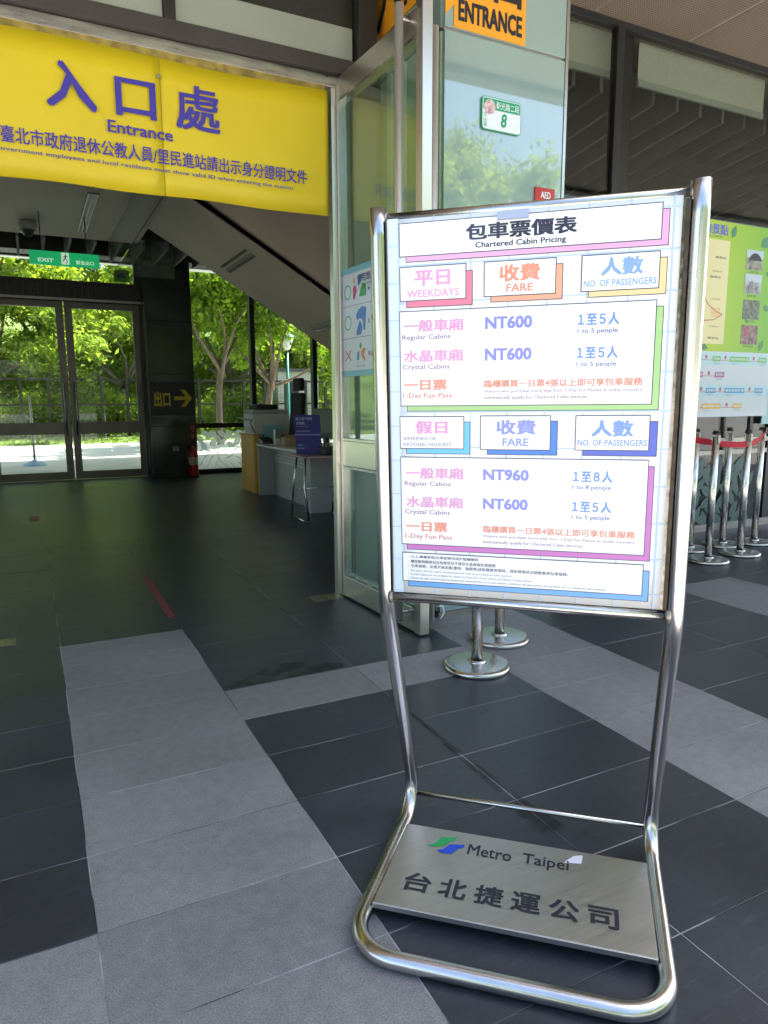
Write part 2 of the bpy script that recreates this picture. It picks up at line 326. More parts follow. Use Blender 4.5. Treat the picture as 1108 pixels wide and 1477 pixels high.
# ------------------------------------------------------------------ ground and floor
DX, DY, X0, Y0 = .598, .305, .05, 1.58
TI0, TI1, TJ0, TJ1 = -3, 10, -3, 16           # tile index ranges built one by one
fx0, fx1, fy0, fy1 = X0 + TI0 * DX, X0 + TI1 * DX, Y0 + TJ0 * DY, Y0 + TJ1 * DY
struct('ground', MB().box(-400, 400, -300, 500, -.6, -.12), M['soil'])
struct('forecourt', MB().box(-60, 60, -60, .10, -.11, -.006), M['forecourt'])
mb = MB()
mb.box(-14, 14, .10, fy0, -.11, 0); mb.box(-14, fx0, fy0, fy1, -.11, 0); mb.box(fx1, 14, fy0, fy1, -.11, 0); mb.box(-14, 14, fy1, 12.3, -.11, 0)
struct('hall_floor', mb, M['floor_far'])
floor = struct('floor', MB().box(fx0, fx1, fy0, fy1, -.11, -.0010), M['grout'])
def tile_mesh(name, m):
    g = .0014; b = .0008; x1, y1 = DX - g, DY - g
    v = [(g, g, -.008), (x1, g, -.008), (x1, y1, -.008), (g, y1, -.008), (g, g, -b), (x1, g, -b), (x1, y1, -b), (g, y1, -b),
         (g + b, g + b, 0), (x1 - b, g + b, 0), (x1 - b, y1 - b, 0), (g + b, y1 - b, 0)]
    return MB().add(v, [(0, 1, 5, 4), (1, 2, 6, 5), (2, 3, 7, 6), (3, 0, 4, 7), (4, 5, 9, 8), (5, 6, 10, 9), (6, 7, 11, 10), (7, 4, 8, 11), (8, 9, 10, 11)]).mesh(name, m)
TD, TL = tile_mesh('tile', M['tile_dark']), tile_mesh('tile', M['tile_light'])
def is_light(i, j):
    return (i == 0 and j <= 6) or (j == 3 and i in (1, 2)) or (i == 3 and j <= 6) or (i < 0 and j == -1) or (i == 6 and j <= 4)
for j in range(TJ0, TJ1):
    for i in range(TI0, TI1):
        t = link('tile', TL if is_light(i, j) else TD, floor)
        t.location = (X0 + i * DX, Y0 + j * DY, random.uniform(-.0004, .0002)); t.rotation_euler = (random.uniform(-.0006, .0006), random.uniform(-.0004, .0004), 0)
# plaza and planted bank behind the hall
struct('plaza', MB().box(-60, 60, 12.3, 22.3, -.11, -.01), M['plaza'])
mb = MB(); nx = 60
vs = []; fs = []
rows = [(22.3, -.05), (22.31, .0), (24.2, .08), (25.5, .25), (27, .45), (31, 1.3), (36, 3.2), (44, 6.0), (70, 9.0)]
for (yy, zz) in rows:
    for k in range(nx + 1):
        x = -60 + 120 * k / nx; vs.append((x, yy, zz + (.0 if zz < .2 else .12 * math.sin(x * .9 + yy) + .1 * math.sin(x * 2.3))))
for a in range(len(rows) - 1):
    for k in range(nx): i = a * (nx + 1) + k; fs.append((i, i + 1, i + nx + 2, i + nx + 1))
struct('bank', mb.add(vs, fs), M['soil'])

# ------------------------------------------------------------------ foliage
def leaf_cloud(centers, radii, n, size, col_m, name, squash=.8, seed=1):
    rg = np.random.default_rng(seed); centers = np.array(centers, float); radii = np.array(radii, float)
    pr = radii ** 2; pr /= pr.sum(); idx = rg.choice(len(centers), n, p=pr)
    d = rg.normal(size=(n, 3)); d /= np.linalg.norm(d, axis=1)[:, None]; rad = np.abs(rg.normal(.45, .42, n)) + .1
    P = centers[idx] + d * (radii[idx] * rad)[:, None] * np.array([1, 1, squash])
    nr = d * .7 + rg.normal(size=(n, 3)) * .6 + np.array([0, 0, .5]); nr /= np.linalg.norm(nr, axis=1)[:, None]
    a = np.cross(nr, rg.normal(size=(n, 3))); a /= np.linalg.norm(a, axis=1)[:, None]; b = np.cross(nr, a)
    s = size * rg.uniform(.6, 1.3, n)[:, None]
    tip = P + a * s; base = P - a * s; l = P + b * s * .42 + nr * s * .15; r = P - b * s * .42 + nr * s * .15
    V = np.stack([base, l, tip, r], 1).reshape(-1, 3)
    me = bpy.data.meshes.new(name); me.vertices.add(4 * n); me.vertices.foreach_set('co', V.ravel())
    F = (np.arange(n)[:, None] * 4 + np.array([0, 1, 2, 0, 2, 3])).reshape(-1)
    me.loops.add(6 * n); me.loops.foreach_set('vertex_index', F.astype(np.int32)); me.polygons.add(2 * n)
    me.polygons.foreach_set('loop_start', np.arange(0, 6 * n, 3, dtype=np.int32))
    try: me.polygons.foreach_set('loop_total', np.full(2 * n, 3, np.int32))
    except Exception: pass
    me.update(calc_edges=True)
    ct = rg.uniform(0, 1, len(centers)); tint = np.clip(.5 * ct[idx] + .5 * rg.uniform(0, 1, n), 0, 1)
    at = me.attributes.new('tint', 'FLOAT', 'FACE'); at.data.foreach_set('value', np.repeat(tint, 2).astype(np.float32))
    me.materials.append(col_m); return me
def limb(mb, p, q, r0_, r1_, bend=.1, seg=6, n=8):
    p, q = Vector(p), Vector(q); off = Vector((random.uniform(-1, 1), random.uniform(-1, 1), 0)) * bend * (q - p).length
    pts = [p.lerp(q, k / seg) + off * math.sin(math.pi * k / seg) for k in range(seg + 1)]
    mb.tube(pts, [r0_ + (r1_ - r0_) * k / seg for k in range(seg + 1)], n)
def make_tree(h, trunk_h, spread, leafm, n, size, seed, label, group, tr=.12):
    random.seed(seed); t = thing('tree', (0, 0, 0), label, 'tree', group)
    mb = MB(); limb(mb, (0, 0, -.3), (.1, .05, trunk_h), tr, tr * .7, .05, 8, 10); cs = []; rs = []
    nb = 7
    for k in range(nb):
        an = 2 * math.pi * k / nb + random.uniform(-.4, .4); rr = spread * random.uniform(.45, .95); zz = trunk_h + (h - trunk_h) * random.uniform(.1, .9)
        tip = Vector((rr * math.cos(an), rr * math.sin(an), zz)); limb(mb, (.1, .05, trunk_h * random.uniform(.75, 1)), tip, tr * .5, tr * .1, .12)
        for q in range(9):
            c = tip + Vector((random.gauss(0, 1), random.gauss(0, 1), random.gauss(0, .8))) * spread * .28; cs.append(c); rs.append(spread * random.uniform(.08, .26))
    for q in range(10):
        cs.append(Vector((random.gauss(0, .3) * spread, random.gauss(0, .3) * spread, trunk_h + (h - trunk_h) * random.uniform(.3, 1.0)))); rs.append(spread * random.uniform(.15, .3))
    link('trunk', mb.mesh('trunk', M['trunk']), t)
    link('crown', leaf_cloud(cs, rs, n, size, leafm, 'crown', .75, seed), t)
    return t
G1 = 'trees on the bank behind the hall'
tA = make_tree(6.0, 2.4, 2.3, leafA, 15000, .105, 3, 'slim tree with forked trunk seen through the window left of the dark mullion', 'young trees beyond the plaza', .11)
tA.location = (4.85, 20, 0)
tB = make_tree(5.2, 2.0, 2.0, leafA, 12000, .10, 8, 'pale-trunked tree right of the window mullion, beside the teal lamp post', 'young trees beyond the plaza', .12)
tB.location = (6.42, 20.3, 0)
tC = make_tree(8.5, 1.2, 3.6, leafB, 34000, .115, 21, 'bright yellow-green bushy tree seen through the left glass door', G1, .16); tC.location = (-1.2, 28.5, .8)
tD = make_tree(9.5, 1.6, 3.9, leafC, 34000, .12, 33, 'dark green tree seen at the far left edge of the back doors', G1, .18); tD.location = (-5.5, 30, .9)
spots = [(tC, 3.2, 27.8, .7, 1.1, .9, 'tall pale green tree filling the right back door'), (tD, 1.0, 34, 1.8, 2, 1.05, 'dark tree standing between the two back doors, farther up the bank'),
         (tC, 7.6, 29, .8, 3.1, 1.0, 'bushy tree behind the slim forked tree in the window'), (tD, 5.6, 34, 2.0, .4, 1.05, 'dark tall tree above the exit arrow column'),
         (tD, 11.5, 30.5, 1.0, 4.2, .95, 'dark tree behind the teal lamp post'), (tC, 15.5, 32, 1.2, 5.0, 1.1, 'pale tree seen at the right end of the window above the desk'),
         (tC, 10.2, 36, 2.4, 2.5, 1.2, 'high pale tree behind the lamp post, far up the bank'), (tC, -3.2, 37, 2.6, .9, 1.2, 'high pale tree above the left back door'),
         (tD, 20, 34, 1.8, 1.4, 1.1, 'dark tree hidden mostly behind the steel door jamb')]
for src, x, y, z, rz, s, lab in spots:
    c = copy_tree(src); c.location = (x, y, z); c.rotation_euler.z = rz; c.scale = (s, s, s); c['label'] = lab
# trees on the camera's side of the forecourt (they show in the glass)
lab = ['broad tree across the forecourt, mirrored in the teal glass', 'tree across the forecourt left of the mirrored gap of sky', 'tree across the forecourt, mirrored in the dark glazing',
       'tree across the forecourt opposite the green map board', 'tree across the forecourt opposite the yellow banner', 'tree across the forecourt opposite the hall entrance', 'far tree across the forecourt behind the broad tree']
for k, (src, x, y, rz, s) in enumerate([(tC, 4.0, -15, .3, .95), (tD, -3.5, -17, 2, .95), (tC, 11, -14, 4, 1.0), (tD, 17, -16, 5.2, 1.1), (tD, -10, -15, 1, 1.0), (tC, -17, -18, 2.2, 1.1), (tD, 7.5, -22, 3.2, 1.2)]):
    c = copy_tree(src); c.location = (x, y, 0); c.rotation_euler.z = rz; c.scale = (s, s, s); c['label'] = lab[k]; c['group'] = 'trees across the forecourt'
# shrubs behind the fence
SG = 'shrubs behind the fence'
labs = ['round shrub behind the fence in the left back door', 'pale low shrub behind the fence at the far left', 'shrub behind the fence in the right back door', 'shrub behind the fence below the slim forked tree',
        'shrub behind the fence right of the slim tree trunk', 'shrub behind the fence by the pale-trunked tree', 'shrub behind the fence beside the lamp post', 'shrub behind the fence above the blue counter sign', 'shrub behind the fence at the right end of the window']
sh0 = None
for k, (x, y, s) in enumerate([(-.6, 26.2, .9), (-2.6, 26.5, 1.1), (3.0, 26.4, 1.0), (5.2, 26, .8), (7.2, 26.6, 1.1), (8.6, 26, .8), (10.4, 26.6, 1.1), (12.4, 26.2, 1), (14.6, 26.6, 1.2)]):
    if sh0 is None:
        sh0 = thing('shrub', (0, 0, 0), '', 'shrub', SG); random.seed(5)
        cs = [Vector((random.gauss(0, .5), random.gauss(0, .45), random.uniform(.25, 1.25))) for _ in range(22)]
        mb = MB()
        for c in cs[:7]: limb(mb, (c.x * .1, c.y * .1, 0), c, .03, .008)
        link('stem', mb.mesh('stem', M['trunk']), sh0); link('foliage', leaf_cloud(cs, [random.uniform(.22, .45) for _ in cs], 3800, .075, leafB, 'foliage', .85, 4), sh0); s0 = sh0
    else: s0 = copy_tree(sh0)
    s0.location = (x, y, .3); s0.scale = (s, s, s); s0.rotation_euler.z = k * 1.3; s0['label'] = labs[k]
rg = np.random.default_rng(3); n = 42000
px = rg.uniform(-8, 22, n); py = 24.3 + rg.uniform(0, 1, n) ** 1.1 * 16; pz = np.interp(py, [24.2, 25.5, 27, 31, 36, 44], [.12, .25, .45, 1.3, 3.2, 6]) + rg.uniform(0, .2, n)
g = leaf_cloud(np.stack([px, py, pz], 1), np.full(n, .06), n, .13, leafG, 'ground_cover', 1, 5)
go = link('ground_cover', g); go['kind'] = 'stuff'; go['label'] = 'bright green ground cover on the bank'; go['category'] = 'ground cover'
g = leaf_cloud(np.stack([rg.uniform(-8, 22, 9000), 22.25 + rg.uniform(0, 1, 9000) * 2.1, rg.uniform(0, .08, 9000)], 1), np.full(9000, .05), 9000, .05, leafG, 'grass_strip', 1, 6)
go = link('grass_strip', g); go['kind'] = 'stuff'; go['label'] = 'fringe of grass along the plaza edge'; go['category'] = 'grass'

# fence
fe = thing('fence', (5, 24.6, .1), 'dark metal fence with posts and two rails on the bank', 'fence')
pm = MB().box(-.045, .045, -.04, .04, 0, 1.88).mesh('post', M['fence'])
for k in range(38):
    p = link('post', pm, fe); p.location = (-13 + k * .78, 0, 0)
part('rail', MB().box(-8.2, 21, 24.585, 24.615, 1.89, 1.96), M['fence'], fe)
part('rail', MB().box(-8.2, 21, 24.585, 24.615, 1.10, 1.16), M['fence'], fe)
part('rail', MB().box(-8.2, 21, 24.585, 24.615, .32, .36), M['fence'], fe)
mb = MB()
for k in range(145): mb.box(-8 + k * .2, -8 + k * .2 + .004, 24.62, 24.626, .3, 1.93)
for k in range(12): mb.box(-8.2, 21, 24.627, 24.632, .42 + k * .13, .426 + k * .13)
part('wire_mesh', mb, M['fence'], fe, kind='stuff')
# lamp post on the plaza
lp = thing('street_lamp', (7.1, 20.6, 0), 'teal lamp post with a frosted lantern, right of the pale-trunked tree', 'lamp post')
part('pole', MB().tube([(7.1, 20.6, 0), (7.1, 20.6, .5), (7.1, 20.6, 2.7)], [.07, .05, .04], 12), M['teal_pole'], lp)
part('lantern', MB().lathe([(.04, 0), (.09, .03), (.2, .34), (.19, .38), (.02, .4)], (7.1, 20.6, 2.74), 16), M['frost'], lp)
part('cap', MB().lathe([(.23, 0), (.18, .06), (.03, .12), (0, .13)], (7.1, 20.6, 3.13), 16), M['teal_pole'], lp)
part('base', MB().lathe([(.11, 0), (.11, .2), (.07, .3)], (7.1, 20.6, 0), 14), M['teal_pole'], lp)
# pale building fragment behind the trees on the right
hb = thing('utility_hut', (9.0, 25.6, .2), 'pale grey concrete hut half hidden behind the pale-trunked tree', 'hut')
part('wall', MB().box(8.3, 9.9, 25.2, 26.4, .2, 2.3), M['wall'], hb); part('roof', MB().box(8.2, 10.0, 25.1, 26.5, 2.3, 2.42), M['beam_dark'], hb)
part('door', MB().box(8.6, 9.1, 25.17, 25.2, .25, 1.9), M['dark_metal'], hb)
# parasol-like blue traffic board on the plaza
wb = thing('sign_pole', (.02, 15.2, 0), 'thin grey pole on a small pale blue base outside the left back door', 'pole')
part('pole', MB().tube([(.02, 15.2, 0), (.02, 15.2, 1.35)], .022, 10), M['steel_dull'], wb)
part('base', MB().lathe([(.22, 0), (.2, .03), (.05, .10), (.03, .12)], (.02, 15.2, -.008), 20), ink(150, 190, 230), wb)

# ------------------------------------------------------------------ building shell
bd = thing('station_hall', (0, 8, 0), 'dark station hall around the entrance, with its roof, side walls and ceiling', 'building')
part('roof', MB().box(-14.3, 14.3, 4.42, 12.3, 4.32, 4.9), M['beam_dark'], bd)
part('upper_storey', MB().box(-14.2, 14.2, 4.6, 12.2, 4.901, 9.0), M['wall'], bd)
part('rear_awning', MB().box(-14.3, 14.3, 12.301, 17.2, 4.22, 4.5), M['white'], bd)
part('side_wall', MB().box(-14.3, -14, 3.94, 12.2, 0, 4.32), M['wall'], bd)
part('side_wall', MB().box(14, 14.3, 4.42, 12.2, 0, 4.32), M['wall'], bd)
# hall ceiling, z=3.3, up to the louvred recess
mb = MB(); mb.box(-14, 1.46, 4.06, 10.2, 3.30, 3.36); mb.box(1.46, 3.40, 4.40, 7.40, 3.30, 3.36); mb.box(1.46, 1.98, 4.06, 4.40, 3.3, 3.36)
part('ceiling', mb, M['ceiling'], bd)
part('recess_ceiling', MB().box(-14, 14, 10.2, 12.0, 3.95, 4.0), M['ceiling_dark'], bd)
part('recess_face', MB().box(-14, 3.4, 10.2, 10.24, 3.362, 3.95), M['ceiling_dark'], bd)
part('partition', MB().box(3.40, 3.48, 4.36, 8.0, 0, 4.32), M['wall'], bd)
part('partition', MB().box(3.48, 14, 7.94, 8.0, 0, 4.32), mat('dark_partition', (.10, .10, .095), .7), bd)
part('soffit_beam', MB().box(-14, 14, 11.55, 11.95, 3.36, 3.95), M['beam_dark'], bd)
fm = MB().box(0, .03, 0, 1.3, 0, .30).mesh('ceiling_fin', M['fin'])
for k in range(28):
    f = link('ceiling_fin', fm, bd); f.location = (-4.26 + k * .305 - 0, 10.243 - 8, 3.27)
# right-hand room: deep fins hung under the ceiling
for k in range(17):
    x = 3.62 + k * .305
    part('ceiling_fin', MB().add([(x, 4.9, 3.80), (x + .035, 4.9, 3.80), (x + .035, 7.9, 3.42), (x, 7.9, 3.42), (x, 4.9, 4.25), (x + .035, 4.9, 4.25), (x + .035, 7.9, 3.9), (x, 7.9, 3.9)],
                                 [(0, 3, 2, 1), (4, 5, 6, 7), (0, 1, 5, 4), (1, 2, 6, 5), (2, 3, 7, 6), (3, 0, 4, 7)]), M['fin'], bd)
# stair underside crossing the hall, sloping down to the right
st = thing('stair_underside', (4, 8.3, 0), 'grey sloping underside of a stair crossing the hall ceiling, with a dark groove', 'stair')
S = math.tan(R(30.3)); cN, cF = 4.145, 4.145; yN, yF = 7.4, 9.25
def zs(x): return 4.145 - S * x
xa, xb = 1.447, 6.8
part('soffit', MB().prism([(xa, yN + .07, zs(xa)), (xb, yN + .07, zs(xb)), (xb, yN + .07, zs(xb) + .3), (xa, yN + .07, zs(xa) + .3)], (0, yF - yN - .07, 0)), M['ceiling'], st)
part('side_face', MB().prism([(xa, yN - .05, zs(xa) + .06), (xb, yN - .05, zs(xb) + .06), (xb, yN - .05, 3.298), (xa, yN - .05, 3.298)], (0, .06, 0)), M['ceiling'], st)
part('groove', MB().prism([(xa, yN + .012, zs(xa) + .03), (xb, yN + .012, zs(xb) + .03), (xb, yN + .012, zs(xb) + .25), (xa, yN + .012, zs(xa) + .25)], (0, .056, 0)), M['ceiling_dark'], st)
def soffit_slot(xc, y0, y1):
    for dx, ma in ((0, 'black'), (.055, 'fin'), (.09, 'black')):
        x = xc + dx; part('slot_vent', MB().prism([(x, y0, zs(x) - .003), (x + .03, y0, zs(x + .03) - .003), (x + .03, y0, zs(x + .03) + .005), (x, y0, zs(x) + .005)], (0, y1 - y0, 0)), M[ma], st)
soffit_slot(2.22, 7.75, 8.85); soffit_slot(3.35, 7.75, 8.85)
# slot light in the flat ceiling
for y0, y1 in ((6.1, 7.75), (7.98, 9.75)):
    sl_ = thing('ceiling_slot', (.74, y0, 3.3), 'thin pale ceiling slots behind the yellow banner, %s of the two sets' % ('nearer' if y0 < 7 else 'farther'), 'ceiling light', 'ceiling slots')
    part('slot_frame', MB().box(.685, .80, y0, y1, 3.288, 3.2995), M['black'], sl_)
    for xx in (.69, .735, .78): part('slot_strip', MB().box(xx, xx + .014, y0 + .01, y1 - .01, 3.283, 3.2875), M['white'], sl_)
# smoke barrier glass
sb = thing('smoke_barrier', (1.1, 8, 2.86), 'clear glass smoke barrier hanging below the ceiling beside the stair', 'glass barrier')
part('glass_panel', MB().box(1.095, 1.107, 5.2, 10.1, 2.86, 3.298), M['barrier'], sb)
part('glass_panel', MB().box(1.108, 1.9, 10.1, 10.112, 2.86, 3.298), M['barrier'], sb)
part('edge_strip', MB().box(1.092, 1.110, 5.2, 10.1, 3.27, 3.299), M['fin'], sb)
# dome camera
dc = thing('dome_camera', (.14, 9.5, 3.2), 'small dark dome security camera under the ceiling, above the exit sign', 'security camera')
part('housing', MB().lathe([(0, .1), (.09, .1), (.10, .04), (.085, 0)], (.14, 9.5, 3.2), 20), M['fin'], dc)
part('dome', MB().lathe([(.07, 0), (.06, -.04), (.035, -.07), (0, -.08)], (.14, 9.5, 3.2), 20), M['black'], dc)
part('bracket', MB().tube([(.05, 9.45, 3.24), (.02, 9.42, 3.21), (.10, 9.4, 3.12)], .008, 6), M['white'], dc)
# hanging exit sign
ex = thing('exit_sign', (.49, 9.0, 2.73), 'green hanging emergency exit sign with a white running man', 'exit sign')
part('panel', MB().box(.125, .85, 8.98, 9.02, 2.735, 2.885), M['green'], ex, .004)
for xx in (.25, .72): part('hanger', MB().tube([(xx, 9, 2.885), (xx, 9, 3.3)], .006, 6), M['black'], ex)
lettering('EXIT', (0, 8.978, 0), (1, 0, 0), (0, 0, 1), (.21, 2.765, .37, 2.805), M['exit_white'], ex, .03)
lettering('緊急出口', (0, 8.978, 0), (1, 0, 0), (0, 0, 1), (.60, 2.762, .79, 2.806), M['exit_white'], ex, .02)
part('running_man_panel', MB().box(.45, .53, 8.974, 8.979, 2.752, 2.876), M['exit_white'], ex)
mb = MB()
for q in ([(.487, 2.856), (.499, 2.856), (.499, 2.866), (.487, 2.866)], [(.482, 2.815), (.498, 2.81), (.502, 2.85), (.486, 2.85)], [(.482, 2.818), (.49, 2.814), (.476, 2.79), (.464, 2.78), (.46, 2.786)],
          [(.49, 2.816), (.5, 2.812), (.512, 2.79), (.506, 2.762), (.498, 2.764), (.503, 2.788)], [(.486, 2.846), (.488, 2.838), (.47, 2.826), (.466, 2.832)], [(.5, 2.846), (.5, 2.838), (.514, 2.828), (.52, 2.834)]):
    mb.prism([(a, 8.9725, b) for a, b in q], (0, .001, 0))
part('running_man', mb, M['sign_green'], ex)

# ------------------------------------------------------------------ rear glazing, Y = 12
dr = thing('rear_doors', (.5, 12, 0), 'steel framed glass double doors at the back of the hall', 'door')
for xa_, xb_, gx in ((-.56, .566, (-.45, .46)), (.584, 1.66, (.69, 1.57))):
    lf = MB(); 
    lf.box(xa_, gx[0], 11.97, 12.02, .01, 2.72); lf.box(gx[1], xb_, 11.97, 12.02, .01, 2.72)
    lf.box(gx[0], gx[1], 11.97, 12.02, 2.63, 2.72); lf.box(gx[0], gx[1], 11.97, 12.02, .72, .90); lf.box(gx[0], gx[1], 11.97, 12.02, .01, .13)
    l = part('door_leaf', lf, M['door_alu'], dr, .004)
    part('pane', MB().box(gx[0], gx[1], 11.99, 12.0, .90, 2.63), M['glass'], l)
    part('pane', MB().box(gx[0], gx[1], 11.99, 12.0, .13, .72), M['glass'], l)
    xh = gx[1] + .04 if xa_ < 0 else gx[0] - .04
    part('pull_handle', MB().tube([(xh, 11.97, .7), (xh, 11.91, .7), (xh, 11.91, 1.5), (xh, 11.97, 1.5)], .014, 8), M['steel_dull'], l)
part('header', MB().box(-.7, 1.70, 11.9, 12.06, 2.72, 3.03), M['dark_metal'], dr, .004)
for k in range(24): part('grille_slat', MB().box(-.66 + k * .1, -.645 + k * .1, 11.885, 11.9, 2.78, 2.98), M['beam_dark'], dr)
part('header_rail', MB().box(-.7, 1.70, 11.87, 11.899, 2.73, 2.765), M['steel_dull'], dr)
part('transom_pane', MB().box(-.7, 1.62, 11.99, 12.0, 3.05, 3.34), M['glass'], dr)
part('transom_frame', MB().box(1.62, 1.70, 11.95, 12.03, 3.03, 3.40), M['dark_metal'], dr)
part('transom_frame', MB().box(-.7, 1.62, 11.95, 12.03, 3.34, 3.40), M['dark_metal'], dr)
stk = part('sticker', MB().box(1.33, 1.56, 11.98, 11.984, 3.07, 3.25), ink(120, 200, 60), dr, label='green sticker on the transom')
part('sticker_picture', MB().lathe([(0, 0), (.07, 0)], (0, 0, 0), 20), ink(30, 40, 110), dr) if False else None
mb = MB(); mb.prism([(1.44 + .07 * math.cos(a), 11.976, 3.13 + .07 * math.sin(a)) for a in [math.pi * k / 12 for k in range(13)]], (0, .002, 0)); part('sticker_picture', mb, ink(30, 40, 120), stk)
part('jamb', MB().box(1.665, 1.70, 11.95, 12.03, 0, 2.72), M['dark_metal'], dr)
lw = thing('rear_side_glazing', (-3, 12, 0), 'glazed bays left of the back doors, mostly out of view', 'window')
for k in range(8):
    x1_ = -.72 - k * 1.3; part('mullion', MB().box(x1_ - .06, x1_, 11.95, 12.05, 0, 3.4), M['dark_metal'], lw); part('pane', MB().box(x1_ - 1.3, x1_ - .06, 11.99, 12.0, .05, 3.36), M['glass'], lw)
# column with the exit arrow
cl = thing('stone_column', (2.06, 11.8, 0), 'dark polished stone column between the back doors and the window', 'column')
for k, (a, b) in enumerate(((0, .82), (.825, 1.64), (1.645, 2.46), (2.465, 3.28), (3.285, 3.95))):
    part('stone_panel', MB().box(1.705, 2.415, 11.6, 12.1, a, b), M['column'], cl, .003)
es = thing('arrow_sign', (2.03, 11.59, 1.0), 'black sign with yellow exit characters and an arrow on the stone column', 'sign')
part('panel', MB().box(1.70, 2.40, 11.575, 11.597, 1.0, 1.52), M['ink'], es, .003)
YI = mat('yellow_print', (.70, .55, .03), .45)
lettering('出口', (0, 11.573, 0), (1, 0, 0), (0, 0, 1), (1.77, 1.13, 2.02, 1.37), YI, es, .05)
mb = MB(); mb.prism([(2.08, 11.572, 1.235), (2.26, 11.572, 1.235), (2.18, 11.572, 1.13), (2.25, 11.572, 1.13), (2.36, 11.572, 1.265), (2.25, 11.572, 1.40), (2.18, 11.572, 1.40), (2.26, 11.572, 1.295), (2.08, 11.572, 1.295)], (0, .001, 0))
part('arrow', mb, YI, es)
mb = MB(); mb.box(2.02, 2.12, 11.588, 11.598, .42, .50); solid('wall_socket', mb, M['fin'], 'small pale socket plate low on the stone column', 'socket', bevel=.003)
mb = MB(); mb.box(1.93, 2.06, 11.585, 11.597, 1.66, 1.80); solid('wall_panel', mb, M['column'], 'small square cover plate on the column above the arrow sign', 'cover plate', bevel=.003)
# fire extinguisher
fx = thing('fire_extinguisher', (2.30, 11.42, 0), 'red fire extinguisher standing against the stone column', 'fire extinguisher')
part('cylinder', MB().lathe([(0, .0), (.075, .0), (.08, .02), (.08, .36), (.06, .42), (.025, .45), (.025, .48)], (2.30, 11.42, .03), 20), M['red'], fx)
part('label_band', MB().lathe([(.0812, .18), (.0812, .30)], (2.30, 11.42, .03), 20), ink(220, 210, 190), fx)
part('valve', MB().box(2.27, 2.33, 11.40, 11.44, .5, .55), M['black'], fx); part('lever', MB().box(2.25, 2.37, 11.41, 11.43, .56, .575), M['black'], fx)
part('hose', MB().tube(fillet([(2.27, 11.40, .53), (2.2, 11.38, .5), (2.2, 11.36, .25), (2.24, 11.35, .15)], [.04, .04]), .012, 8), M['black'], fx)
part('foot_ring', MB().lathe([(.085, 0), (.085, .03)], (2.30, 11.42, 0), 20), M['black'], fx)
lettering('滅火器', (0, 11.57, 0), (1, 0, 0), (0, 0, 1), (2.2, .02, 2.40, .09), ink(210, 190, 190), fx, .01) if False else None
rs = thing('wall_sticker', (2.40, 11.59, .62), 'small red notice on the column above the fire extinguisher', 'notice')
part('sheet', MB().box(2.30, 2.40, 11.594, 11.598, .58, .86), mat('dark_red_print', (.16, .02, .02), .5), rs); lettering('滅火器', (0, 11.5925, 0), (0, 0, -1), (1, 0, 0), (-.83, 2.325, -.62, 2.375), ink(200, 160, 160), rs, .01)

def leaf_poly(L, W, n=6):
    up = [(L * k / n, W * math.sin(math.pi * (k / n) ** .85)) for k in range(n + 1)]
    return [(x, z) for x, z in up] + [(x, -z) for x, z in up[-2:0:-1]]
def film_leaf_mesh(m, L, W, outline=False):
    mb = MB(); P = leaf_poly(L, W)
    if outline:
        Q = [(L * .5 + (x - L * .5) * .78, z * .62) for x, z in P]; n = len(P); v = [(x, 0, z) for x, z in P] + [(x, 0, z) for x, z in Q]
        mb.add(v, [(i, (i + 1) % n, n + (i + 1) % n, n + i) for i in range(n)]); mb.box(.1 * L, .9 * L, -.0002, .0002, -.002, .002)
    else:
        n = len(P); h_ = n // 2
        # two halves split by a clear midrib
        for sgn in (1, -1):
            half = [(x, z) for x, z in leaf_poly(L, W)[:h_ + 1]]
            v = [(x, 0, sgn * max(z, .0022)) for x, z in half] + [(x, 0, sgn * .0018) for x, z in half[::-1]]
            mb.add(v, [tuple(range(len(v)))])
    return mb.mesh('film_leaf', m)
# window wall right of the column
ww = thing('window_wall', (5.5, 12, 0), 'dark framed window wall right of the stone column', 'window')
part('sill_rail', MB().box(2.42, 14, 11.94, 12.05, .77, .85), M['dark_metal'], ww)
part('floor_rail', MB().box(2.42, 14, 11.94, 12.05, 0, .07), M['dark_metal'], ww)
part('head_rail', MB().box(2.42, 14, 11.94, 12.05, 3.36, 3.46), M['dark_metal'], ww)
part('mullion', MB().box(2.42, 2.48, 11.93, 12.06, .07, 3.36), M['dark_metal'], ww)
for k in range(10):
    x = 3.50 + k * 1.13
    part('mullion', MB().box(x - .04, x + .04, 11.93, 12.06, .07, 3.36), M['dark_metal'], ww)
    x_prev = 2.48 if k == 0 else x - 1.13 + .04
    part('pane', MB().box(x_prev, x - .04, 11.99, 12.0, .85, 3.36), M['glass'], ww)
    lo = part('pane', MB().box(x_prev, x - .04, 11.99, 12.0, .07, .77), M['glass'], ww)
    if k < 3:
        if k == 0: flm = film_leaf_mesh(M['leaf_film'], .19, .044)
        rr_ = random.Random(k); r_ = 0
        for zz in (.14, .26, .38, .50, .61, .69):
            xx = x_prev + .02 + (.06 if r_ % 2 else 0); r_ += 1
            while xx < x - .2:
                l = link('film_leaf', flm, lo); an = rr_.choice((-1, 1)) * rr_.uniform(.35, 1.1)
                l.location = (xx - 5.5, 11.984 - 12, zz - .05 * math.sin(an)); l.rotation_euler = (0, -an, 0); l.scale = (1, 1, 1.1) if abs(an) > .6 else (1, 1, 1); xx += rr_.uniform(.12, .16)
                if zz < .4: l.scale = (.9, 1, .25)

